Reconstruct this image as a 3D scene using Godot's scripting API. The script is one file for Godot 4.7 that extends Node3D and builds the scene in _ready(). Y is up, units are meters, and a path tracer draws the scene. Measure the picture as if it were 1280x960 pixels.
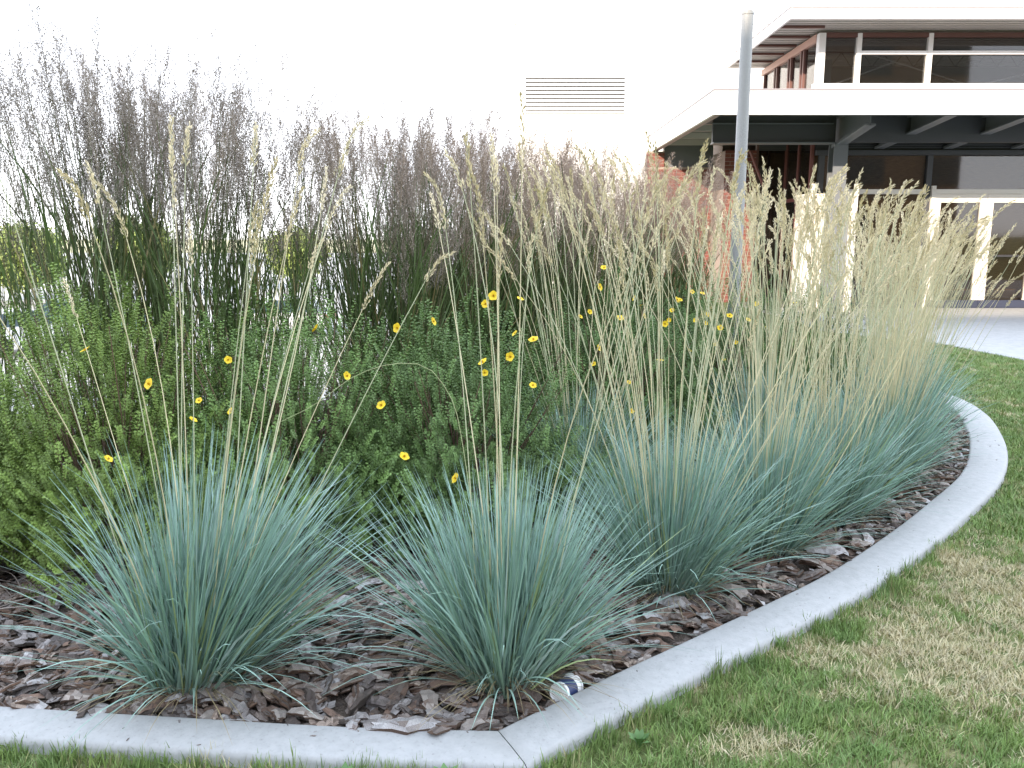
extends Node3D

const F := 1035.0
const EYE := 1.4
var PITCH := deg_to_rad(10.2)
var M := {}
var counts := {}

# ---------------------------------------------------------------- helpers
class MB:
	var v := PackedVector3Array()
	var n := PackedVector3Array()
	var c := PackedColorArray()
	var i := PackedInt32Array()
	func tri(a: Vector3, b: Vector3, d: Vector3, col: Color) -> void:
		var m := (d - a).cross(b - a).normalized()
		var k := v.size()
		v.append(a); v.append(b); v.append(d)
		for q in 3:
			n.append(m); c.append(col); i.append(k + q)
	func quad(a: Vector3, b: Vector3, d: Vector3, e: Vector3, col: Color) -> void:
		tri(a, b, d, col); tri(a, d, e, col)
	func ribbon(pts: PackedVector3Array, w: PackedFloat32Array, side: Vector3, col: Color) -> void:
		var k := v.size()
		var m := pts.size()
		for q in m:
			var t := (pts[mini(q + 1, m - 1)] - pts[maxi(q - 1, 0)]).normalized()
			var s := (side - t * side.dot(t)).normalized()
			var nn := s.cross(t)
			v.append(pts[q] - s * w[q]); v.append(pts[q] + s * w[q])
			n.append(nn); n.append(nn); c.append(col); c.append(col)
		for q in m - 1:
			var a := k + q * 2
			i.append_array(PackedInt32Array([a, a + 2, a + 1, a + 1, a + 2, a + 3]))
	func tube(pts: PackedVector3Array, r: PackedFloat32Array, sides: int, col: Color) -> void:
		var k := v.size()
		var m := pts.size()
		for q in m:
			var t := (pts[mini(q + 1, m - 1)] - pts[maxi(q - 1, 0)]).normalized()
			var s := t.cross(Vector3(0.31, 0.12, 0.94)).normalized()
			var u := t.cross(s)
			for j in sides:
				var an := TAU * j / sides
				var d := s * cos(an) + u * sin(an)
				v.append(pts[q] + d * r[q]); n.append(d); c.append(col)
		for q in m - 1:
			for j in sides:
				var a := k + q * sides + j
				var b := k + q * sides + (j + 1) % sides
				i.append_array(PackedInt32Array([a, a + sides, b, b, a + sides, b + sides]))
	func box(lo: Vector3, hi: Vector3, col := Color.WHITE) -> void:
		var p := []
		for x in [lo.x, hi.x]:
			for y in [lo.y, hi.y]:
				for z in [lo.z, hi.z]:
					p.append(Vector3(x, y, z))
		quad(p[0], p[1], p[3], p[2], col); quad(p[4], p[6], p[7], p[5], col)
		quad(p[0], p[4], p[5], p[1], col); quad(p[2], p[3], p[7], p[6], col)
		quad(p[0], p[2], p[6], p[4], col); quad(p[1], p[5], p[7], p[3], col)
	func bar(a: Vector3, b: Vector3, half: float, col := Color.WHITE) -> void:
		tube(PackedVector3Array([a, b]), PackedFloat32Array([half, half]), 4, col)
	func add(o, t: Transform3D, col: Color) -> void:
		var k := v.size()
		for q in o.v.size():
			v.append(t * o.v[q]); n.append((t.basis * o.n[q]).normalized()); c.append(o.c[q] * col)
		for q in o.i:
			i.append(k + q)
	func mesh() -> ArrayMesh:
		var a := []
		a.resize(Mesh.ARRAY_MAX)
		a[Mesh.ARRAY_VERTEX] = v; a[Mesh.ARRAY_NORMAL] = n; a[Mesh.ARRAY_COLOR] = c; a[Mesh.ARRAY_INDEX] = i
		var m := ArrayMesh.new()
		m.add_surface_from_arrays(Mesh.PRIMITIVE_TRIANGLES, a)
		return m

func ray(u: float, w: float) -> Vector3:
	var a := (u - 640.0) / F
	var b := -(w - 480.0) / F
	return Vector3(a, b * cos(PITCH) - sin(PITCH), -(b * sin(PITCH) + cos(PITCH)))
func at(u: float, w: float, depth: float) -> Vector3:
	var d := ray(u, w)
	return Vector3(0, EYE, 0) + d * (depth / -d.z)
func on_ground(u: float, w: float, y := 0.0) -> Vector3:
	var d := ray(u, w)
	return Vector3(0, EYE, 0) + d * ((y - EYE) / d.y)

func numbered(called: String) -> String:
	counts[called] = counts.get(called, -1) + 1
	return called if counts[called] == 0 else "%s_%03d" % [called, counts[called]]
func tag(o: Node, label: String, category: String, group := "") -> Node:
	o.set_meta("label", label); o.set_meta("category", category)
	if not o.has_meta("kind"): o.set_meta("kind", "thing")
	if group != "": o.set_meta("group", group)
	return o
func thing(called: String, at_: Vector3, label: String, category: String, group := "") -> Node3D:
	var o := Node3D.new()
	o.name = numbered(called); o.position = at_
	add_child(o)
	tag(o, label, category, group)
	return o
func put(called: String, m: Mesh, mat_: Material, parent: Node3D, t := Transform3D.IDENTITY) -> MeshInstance3D:
	var o := MeshInstance3D.new()
	o.name = called if parent != self else numbered(called)
	o.mesh = m; o.material_override = mat_; o.transform = t
	parent.add_child(o, true)
	return o
func slab(called: String, lo: Vector3, hi: Vector3, mat_: Material, parent: Node3D) -> MeshInstance3D:
	# a box given by its world corners, with a fine chamfer-free edge, its node at the box's centre
	var b := MB.new()
	var ce := (lo + hi) / 2.0
	b.box(lo - ce, hi - ce)
	var base := Vector3.ZERO
	var q: Node = parent
	while q is Node3D and q != self:
		base += q.position
		q = q.get_parent()
	return put(called, b.mesh(), mat_, parent, Transform3D(Basis.IDENTITY, ce - base))
func copies(called: String, m: Mesh, mat_: Material, parent: Node3D, ts: Array, cs := []) -> MultiMeshInstance3D:
	var mm := MultiMesh.new()
	mm.transform_format = MultiMesh.TRANSFORM_3D
	mm.use_colors = cs.size() > 0
	mm.mesh = m
	mm.instance_count = ts.size()
	for k in ts.size():
		mm.set_instance_transform(k, ts[k])
		if cs.size() > 0: mm.set_instance_color(k, cs[k])
	var o := MultiMeshInstance3D.new()
	o.name = called if parent != self else numbered(called)
	o.multimesh = mm; o.material_override = mat_
	o.set_meta("kind", "stuff")
	parent.add_child(o, true)
	return o
func structure(o: Node) -> Node:
	o.set_meta("kind", "structure")
	return o

func lin(r: float, g: float, b: float) -> Color:
	return Color(r, g, b).linear_to_srgb()
func mat(col: Color, rough := 0.8, vcol := false, metallic := 0.0) -> StandardMaterial3D:
	var m := StandardMaterial3D.new()
	m.albedo_color = col; m.roughness = rough; m.metallic = metallic
	m.vertex_color_use_as_albedo = vcol
	m.cull_mode = BaseMaterial3D.CULL_DISABLED
	return m
func leafy(rough: float, back: Color) -> StandardMaterial3D:
	var m := mat(Color.WHITE, rough, true)
	m.backlight_enabled = true; m.backlight = back
	return m
func noise_image(freq: float, sd: int, octaves := 4, size := 512) -> Image:
	var fn := FastNoiseLite.new()
	fn.seed = sd; fn.frequency = freq; fn.fractal_octaves = octaves
	fn.noise_type = FastNoiseLite.TYPE_SIMPLEX_SMOOTH
	return fn.get_seamless_image(size, size)
func ramp_tex(img: Image, stops: Array) -> ImageTexture:   # stops: [position, linear colour]
	var g := Gradient.new()
	g.offsets = PackedFloat32Array(stops.map(func(s): return s[0]))
	g.colors = PackedColorArray(stops.map(func(s): return s[1].linear_to_srgb()))
	var lut := []
	for k in 256: lut.append(g.sample(k / 255.0))
	var w := img.get_width()
	var data := img.get_data()
	var out := PackedByteArray()
	out.resize(w * w * 3)
	for k in w * w:
		var cc: Color = lut[data[k]]
		out[k * 3] = int(cc.r * 255.0); out[k * 3 + 1] = int(cc.g * 255.0); out[k * 3 + 2] = int(cc.b * 255.0)
	return ImageTexture.create_from_image(Image.create_from_data(w, w, false, Image.FORMAT_RGB8, out))
func normal_tex(img: Image, strength: float) -> ImageTexture:
	var q := img.duplicate() as Image
	q.convert(Image.FORMAT_RGBA8)
	q.bump_map_to_normal_map(strength)
	return ImageTexture.create_from_image(q)
func triplanar(m: StandardMaterial3D, scale: Vector3, world := true) -> StandardMaterial3D:
	m.uv1_triplanar = true; m.uv1_world_triplanar = world; m.uv1_scale = scale
	return m

# ---------------------------------------------------------------- the plan of the bed
var inner_line := [Vector2(-7, 2.78), Vector2(-1.473, 2.181), Vector2(-0.992, 2.132), Vector2(-0.531, 2.086), Vector2(-0.263, 2.069), Vector2(-0.04, 2.062)]
var inner_right := [Vector2(-0.04, 2.062), Vector2(0.19, 2.253), Vector2(0.35, 2.386), Vector2(0.723, 2.683), Vector2(1.242, 3.111), Vector2(1.728, 3.60), Vector2(2.16, 4.08), Vector2(2.54, 4.53), Vector2(2.87, 5.04), Vector2(3.14, 5.56), Vector2(3.40, 6.2), Vector2(3.52, 6.8), Vector2(3.44, 7.4), Vector2(3.1, 7.95), Vector2(2.4, 8.25), Vector2(1.2, 8.4), Vector2(0.4, 8.42)]
const KERB_Y := 0.045
var bed_poly := PackedVector2Array()      # inside of the kerb
var kerb_poly := PackedVector2Array()     # outside of the kerb
var plaza_poly := PackedVector2Array([Vector2(4.6, 12.2), Vector2(5.0, 11.4), Vector2(5.6, 10.6), Vector2(5.69, 9.9), Vector2(5.8, 9.25), Vector2(6.0, 8.4), Vector2(6.6, 7.4), Vector2(8.0, 6.5), Vector2(11, 5.9), Vector2(30, 5.9), Vector2(30, 22), Vector2(4.6, 22)])

func smooth_line(pts: Array, step: float) -> Array:
	var cv := Curve2D.new()
	for k in pts.size():
		var t := Vector2.ZERO
		if k > 0 and k < pts.size() - 1:
			t = (pts[k + 1] - pts[k - 1]) / 6.0
			var l := minf(pts[k].distance_to(pts[k - 1]), pts[k].distance_to(pts[k + 1])) / 3.0
			if t.length() > l: t = t.normalized() * l
		cv.add_point(pts[k], -t, t)
	var n := int(cv.get_baked_length() / step)
	var out := []
	for k in n + 1: out.append(cv.sample_baked(cv.get_baked_length() * k / n, true))
	return out
func offset_line(line: Array, d0: float, d1: float, reach: float) -> Array:
	var out := []
	for k in line.size():
		var t: Vector2 = (line[mini(k + 1, line.size() - 1)] - line[maxi(k - 1, 0)]).normalized()
		out.append(line[k] + Vector2(t.y, -t.x) * lerpf(d0, d1, minf(1.0, k / (reach * line.size()))))
	return out

func terrain_height(x: float, d: float) -> float:
	var dd := d - (6.3 + maxf(0.0, x + 2.5) * 0.85)
	return -2.6 * smoothstep(0.0, 4.5, dd) * smoothstep(1.9, -0.9, x)

# ---------------------------------------------------------------- main
func _ready() -> void:
	# camera
	var cam := Camera3D.new()
	cam.name = "camera"
	cam.fov = rad_to_deg(2.0 * atan(480.0 / F))
	cam.near = 0.05; cam.far = 2000.0
	cam.position = Vector3(0, EYE, 0)
	cam.rotation.x = -PITCH
	add_child(cam)
	cam.current = true
	# sky: pale late-afternoon sky
	var env := Environment.new()
	env.background_mode = Environment.BG_SKY
	var sm := ProceduralSkyMaterial.new()
	sm.sky_top_color = Color(0.755, 0.80, 0.875)
	sm.sky_horizon_color = Color(0.97, 0.97, 0.98)
	sm.sky_curve = 0.16
	sm.ground_horizon_color = Color(0.75, 0.74, 0.7)
	sm.ground_bottom_color = Color(0.4, 0.4, 0.36)
	var sky := Sky.new()
	sky.sky_material = sm
	env.sky = sky
	env.tonemap_mode = Environment.TONE_MAPPER_LINEAR
	env.tonemap_exposure = 4.3
	env.sdfgi_enabled = true; env.ssao_enabled = true; env.ssil_enabled = true
	var we := WorldEnvironment.new()
	we.name = "world_environment"
	we.environment = env
	add_child(we)
	# low sun from behind the camera and to its left
	var sun := DirectionalLight3D.new()
	sun.name = "sun"
	sun.light_energy = 0.75
	sun.light_color = Color(1.0, 0.93, 0.84)
	sun.light_angular_distance = 0.5
	sun.shadow_enabled = true
	add_child(sun)
	var e := deg_to_rad(18.0)
	var az := deg_to_rad(30.0)
	sun.look_at_from_position(Vector3.ZERO, Vector3(sin(az) * cos(e), -sin(e), -cos(az) * cos(e)), Vector3.UP)

	make_materials()
	make_plan()
	make_ground()
	make_kerb()
	make_hall()
	make_louvred_building()
	make_shading_building()
	make_far_background()
	make_post()
	make_mulch()
	make_lawn_blades()
	make_reeds()
	make_shrubs()
	make_oat_grasses()
	make_small_things()

func make_materials() -> void:
	var n1 := noise_image(0.012, 3, 5)
	var n2 := noise_image(0.09, 5, 3)
	var n3 := noise_image(0.03, 9, 5)
	var nfine := normal_tex(noise_image(0.16, 12, 3), 2.5)
	var concrete := mat(Color.WHITE, 0.9)
	concrete.albedo_texture = ramp_tex(n3, [[0.0, Color(0.37, 0.37, 0.36)], [0.5, Color(0.42, 0.42, 0.41)], [1.0, Color(0.46, 0.457, 0.445)]])
	concrete.normal_enabled = true; concrete.normal_texture = nfine; concrete.normal_scale = 0.2
	concrete.detail_enabled = true
	concrete.detail_blend_mode = BaseMaterial3D.BLEND_MODE_MUL
	concrete.detail_albedo = ramp_tex(n2, [[0.0, Color(0.6, 0.59, 0.57)], [0.22, Color(0.93, 0.925, 0.92)], [0.4, Color(0.98, 0.98, 0.98)], [1.0, Color(1, 1, 1)]])
	M.concrete = triplanar(concrete, Vector3.ONE * 1.3)
	var plaza := concrete.duplicate() as StandardMaterial3D
	plaza.uv1_scale = Vector3.ONE * 0.35
	M.plaza = plaza
	var lot := mat(Color.WHITE, 0.95)
	lot.albedo_texture = ramp_tex(n3, [[0.0, Color(0.36, 0.35, 0.33)], [1.0, Color(0.5, 0.48, 0.45)]])
	M.lot = triplanar(lot, Vector3.ONE * 0.15)
	var turf := mat(Color.WHITE, 1.0)
	turf.albedo_texture = ramp_tex(n1, [[0.0, Color(0.10, 0.12, 0.04)], [0.45, Color(0.13, 0.16, 0.05)], [0.7, Color(0.19, 0.19, 0.08)], [1.0, Color(0.28, 0.24, 0.13)]])
	turf.normal_enabled = true; turf.normal_texture = nfine; turf.normal_scale = 1.0
	M.turf = triplanar(turf, Vector3.ONE * 0.5)
	var soil := mat(Color.WHITE, 1.0)
	soil.albedo_texture = ramp_tex(n2, [[0.0, Color(0.03, 0.022, 0.016)], [0.5, Color(0.075, 0.056, 0.042)], [1.0, Color(0.17, 0.135, 0.11)]])
	soil.normal_enabled = true; soil.normal_texture = nfine
	M.soil = triplanar(soil, Vector3.ONE * 2.0)
	var bark := mat(Color.WHITE, 0.95, true)
	bark.albedo_texture = ramp_tex(n3, [[0.0, Color(0.2, 0.18, 0.16)], [0.38, Color(0.5, 0.47, 0.45)], [0.52, Color(0.95, 0.94, 0.93)], [1.0, Color(1, 1, 1)]])
	bark.normal_enabled = true; bark.normal_texture = normal_tex(n3, 5.0); bark.normal_scale = 1.0
	M.bark = triplanar(bark, Vector3(3.0, 12.0, 14.0), false)
	M.oat = leafy(0.55, lin(0.05, 0.08, 0.06))
	M.straw = mat(Color.WHITE, 0.7, true)
	M.seed = leafy(0.8, lin(0.08, 0.07, 0.05))
	M.reed = leafy(0.6, lin(0.04, 0.06, 0.02))
	M.plume = leafy(0.9, lin(0.06, 0.05, 0.05))
	M.leaf = leafy(0.6, lin(0.03, 0.07, 0.015))
	M.turf_blade = leafy(0.6, lin(0.03, 0.05, 0.015))
	M.wood = mat(Color.WHITE, 0.9, true)
	M.petal = leafy(0.6, lin(0.2, 0.13, 0.0))
	M.white = mat(lin(0.78, 0.77, 0.76), 0.45)
	M.white_wall = mat(lin(0.82, 0.81, 0.79), 0.8)
	M.cream = mat(lin(0.72, 0.67, 0.6), 0.4)
	M.flashing = mat(lin(0.22, 0.2, 0.21), 0.5)
	M.slate = mat(lin(0.06, 0.061, 0.067), 0.5)
	M.steel = mat(lin(0.14, 0.148, 0.16), 0.45)
	M.deck = mat(lin(0.16, 0.155, 0.16), 0.5)
	M.light_deck = mat(lin(0.45, 0.43, 0.4), 0.5)
	M.dark_frame = mat(lin(0.03, 0.028, 0.028), 0.4)
	M.brown_frame = mat(lin(0.13, 0.06, 0.05), 0.5)
	M.red_steel = mat(lin(0.17, 0.06, 0.05), 0.5)
	M.warm_lit_steel = mat(lin(0.5, 0.3, 0.24), 0.5)  # pinkish warm light on the eaves beam, put into its colour
	M.navy = mat(lin(0.03, 0.035, 0.06), 0.4)
	var brick := mat(Color.WHITE, 0.9, true)
	brick.albedo_texture = ramp_tex(n2, [[0.0, Color(0.6, 0.6, 0.6)], [0.5, Color(0.9, 0.9, 0.9)], [1.0, Color(1, 1, 1)]])
	M.brick = triplanar(brick, Vector3.ONE * 1.2)
	M.mortar = mat(lin(0.3, 0.24, 0.2), 0.95)
	var panel := mat(Color.WHITE, 0.6)
	panel.albedo_texture = ramp_tex(n3, [[0.0, Color(0.16, 0.09, 0.035)], [1.0, Color(0.3, 0.19, 0.08)]])
	M.panelling = triplanar(panel, Vector3(0.3, 2.5, 2.5))
	M.inside = mat(lin(0.13, 0.10, 0.08), 0.9)
	M.floor = mat(lin(0.2, 0.18, 0.16), 0.4)
	var glass := mat(Color(0.1, 0.1, 0.09, 0.42), 0.03)
	glass.transparency = BaseMaterial3D.TRANSPARENCY_ALPHA
	M.glass = glass
	var bronze := glass.duplicate() as StandardMaterial3D
	bronze.albedo_color = Color(0.16, 0.12, 0.07, 0.28)
	M.bronze_glass = bronze
	var galv := mat(Color.WHITE, 0.5, false, 0.0)
	galv.albedo_texture = ramp_tex(n2, [[0.0, Color(0.24, 0.24, 0.235)], [0.5, Color(0.34, 0.338, 0.33)], [1.0, Color(0.42, 0.415, 0.405)]])
	M.galvanised = triplanar(galv, Vector3.ONE * 2.0)
	M.tan = mat(lin(0.27, 0.18, 0.125), 0.9)
	M.rubber = mat(lin(0.02, 0.02, 0.02), 0.8)
	M.car_white = mat(lin(0.75, 0.75, 0.75), 0.25)
	M.car_teal = mat(lin(0.05, 0.12, 0.12), 0.25)
	M.car_silver = mat(lin(0.45, 0.46, 0.48), 0.3)
	M.car_glass = mat(lin(0.02, 0.04, 0.045), 0.05)
	M.red_lens = mat(lin(0.5, 0.02, 0.02), 0.2)
	M.paper = mat(lin(0.78, 0.78, 0.76), 0.6)
	M.cup_blue = mat(lin(0.02, 0.035, 0.11), 0.45)

func make_plan() -> void:
	for k in inner_line.size(): inner_line[k] *= 1.0188
	for k in inner_right.size(): inner_right[k] *= 1.0188
	var left := smooth_line(inner_line, 0.1)
	var right := smooth_line(inner_right, 0.06)
	var lo := offset_line(left, 0.135, 0.15, 1.0)
	var ro := offset_line(right, 0.16, 0.215, 0.4)
	# mitre where the straight kerb meets the curved one
	var mitre := Vector2(0.042, 1.935)
	lo[lo.size() - 1] = mitre
	ro[0] = mitre
	M.left_in = left; M.right_in = right; M.left_out = lo; M.right_out = ro
	bed_poly = PackedVector2Array(left + right.slice(1) + [Vector2(-2.6, 6.2), Vector2(-7, 6.0)])
	kerb_poly = PackedVector2Array(lo + ro.slice(1) + [Vector2(-2.6, 6.25), Vector2(-7.3, 6.05)])

func make_ground() -> void:
	var xs := [-600.0, -300.0, -150.0, -80.0, -45.0, -25.0, -15.0]
	var x := -12.0
	while x <= 12.0:
		xs.append(x); x += 0.5
	xs += [15.0, 25.0, 45.0, 80.0, 150.0, 300.0, 600.0]
	var ds := [-600.0, -300.0, -120.0, -60.0, -30.0, -15.0, -8.0]
	var d := -4.0
	while d <= 24.0:
		ds.append(d); d += 0.5
	ds += [30.0, 40.0, 60.0, 100.0, 180.0, 350.0, 700.0]
	var st := SurfaceTool.new()
	st.begin(Mesh.PRIMITIVE_TRIANGLES)
	for a in xs.size():
		for b in ds.size():
			st.add_vertex(Vector3(xs[a], terrain_height(xs[a], ds[b]), -ds[b]))
	for a in xs.size() - 1:
		for b in ds.size() - 1:
			var k := a * ds.size() + b
			var w := ds.size()
			for q in [k, k + 1, k + w, k + w, k + 1, k + w + 1]: st.add_index(q)
	st.generate_normals()
	structure(put("ground", st.commit(), M.turf, self))
	structure(put("pavement", extrude(plaza_poly, -0.2, 0.012), M.plaza, self))
	# pale parking lot beyond the slope
	var b := MB.new()
	b.box(Vector3(-140, -2.9, -190), Vector3(-1.6, -2.59, -13.5))
	structure(put("parking_lot", b.mesh(), M.lot, self))
	b = MB.new()
	b.box(Vector3(-600, -2.9, -690), Vector3(-1.6, -2.592, -190.1))
	var far := mat(lin(0.42, 0.38, 0.22), 1.0)
	structure(put("field", b.mesh(), far, self))
	# soil of the bed
	var st2 := SurfaceTool.new()
	st2.begin(Mesh.PRIMITIVE_TRIANGLES)
	for q in Geometry2D.triangulate_polygon(bed_poly):
		st2.add_vertex(Vector3(bed_poly[q].x, 0.006, -bed_poly[q].y))
	st2.generate_normals()
	M.soil_mesh = st2.commit()

func extrude(poly: PackedVector2Array, y0: float, y1: float) -> ArrayMesh:
	var b := MB.new()
	var t := Geometry2D.triangulate_polygon(poly)
	for k in range(0, t.size(), 3):
		var p := []
		for q in 3: p.append(Vector3(poly[t[k + q]].x, y1, -poly[t[k + q]].y))
		if (p[2] - p[0]).cross(p[1] - p[0]).y < 0: p.reverse()
		b.tri(p[0], p[1], p[2], Color.WHITE)
	for k in poly.size():
		var a := poly[k]
		var c := poly[(k + 1) % poly.size()]
		b.quad(Vector3(a.x, y0, -a.y), Vector3(a.x, y1, -a.y), Vector3(c.x, y1, -c.y), Vector3(c.x, y0, -c.y), Color.WHITE)
	return b.mesh()

func kerb_mesh(inn: Array, out: Array) -> ArrayMesh:
	# a rounded profile between the two lines
	var prof := [[0.0, -0.12], [0.0, KERB_Y - 0.014], [0.025, KERB_Y - 0.003], [0.07, KERB_Y], [0.5, KERB_Y + 0.001], [0.9, KERB_Y - 0.001], [0.965, KERB_Y - 0.006], [1.0, KERB_Y - 0.02], [1.0, -0.12]]
	var st := SurfaceTool.new()
	st.begin(Mesh.PRIMITIVE_TRIANGLES)
	for k in inn.size():
		for p in prof:
			var q: Vector2 = inn[k].lerp(out[k], p[0])
			st.add_vertex(Vector3(q.x, p[1], -q.y))
	var w := prof.size()
	for k in inn.size() - 1:
		for j in w - 1:
			var a := k * w + j
			for q in [a, a + 1, a + w, a + w, a + 1, a + w + 1]: st.add_index(q)
	# ends
	for en in [0, (inn.size() - 1) * w]:
		for j in range(1, w - 1):
			for q in [en, en + j, en + j + 1]: st.add_index(q)
	st.generate_normals()
	return st.commit()

func make_kerb() -> void:
	var k := Node3D.new()
	k.name = "kerb"
	add_child(k)
	structure(k)
	tag(k, "pale concrete kerb curving round the mulched grass bed", "kerb")
	var li: Array = M.left_in
	var lo: Array = M.left_out
	var li2 := li.duplicate()
	var lo2 := lo.duplicate()
	li2[li2.size() - 1] = li2[li2.size() - 1] + Vector2(-0.003, 0)
	lo2[lo2.size() - 1] = lo2[lo2.size() - 1] + Vector2(-0.003, 0)
	put("kerb_segment", kerb_mesh(li2, lo2), M.concrete, k)
	var ri: Array = M.right_in
	var ro: Array = M.right_out
	put("kerb_segment", kerb_mesh(ri, ro), M.concrete, k)

# ---------------------------------------------------------------- buildings
func brickwork(lo: Vector3, hi: Vector3, sd: int, base: Color) -> ArrayMesh:
	# courses of single bricks standing proud of a mortar face at hi.z
	var rng := RandomNumberGenerator.new()
	rng.seed = sd
	var b := MB.new()
	var y := lo.y
	var row := 0
	while y + 0.062 < hi.y + 0.01:
		var x := lo.x - (0.11 if row % 2 else 0.0)
		while x < hi.x - 0.02:
			var k := 0.8 + rng.randf() * 0.35
			var col := Color(base.r * k, base.g * k * (0.9 + rng.randf() * 0.2), base.b * k)
			b.box(Vector3(maxf(x, lo.x), y, hi.z - 0.012), Vector3(minf(x + 0.208, hi.x), minf(y + 0.064, hi.y), hi.z + 0.006 + rng.randf() * 0.003), col)
			x += 0.22
		y += 0.076
		row += 1
	return b.mesh()
func brick_wall(lo: Vector3, hi: Vector3, parent: Node3D, sd: int, base := Color(0.22, 0.075, 0.06)) -> void:
	slab("brick_wall", lo, hi, M.mortar, parent)
	var m := put("brickwork", brickwork(lo, hi, sd, base), M.brick, parent, Transform3D(Basis.IDENTITY, -parent.position))
	m.set_meta("kind", "stuff")

func tapered_rafter(x: float, d0: float, d1: float, y_top: float, deep0: float, deep1: float, parent: Node3D, name_: String, m: Material) -> void:
	# I-section along z, deeper at d1 (the column) than at d0 (the eaves)
	var b := MB.new()
	var o := parent.position
	var w := 0.09
	for part in [[0.012, 0.0, 1.0], [w, 0.0, 0.06], [w, 0.9, 1.0]]:
		var p := []
		for e in [[d0, deep0], [d1, deep1]]:
			for yy in [part[1], part[2]]:
				for s in [-1, 1]:
					p.append(Vector3(x + s * part[0], y_top - e[1] * yy, -e[0]) - o)
		b.quad(p[0], p[1], p[3], p[2], Color.WHITE); b.quad(p[4], p[6], p[7], p[5], Color.WHITE)
		b.quad(p[0], p[4], p[5], p[1], Color.WHITE); b.quad(p[2], p[3], p[7], p[6], Color.WHITE)
		b.quad(p[0], p[2], p[6], p[4], Color.WHITE); b.quad(p[1], p[5], p[7], p[3], Color.WHITE)
	put(name_, b.mesh(), m, parent)

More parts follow.
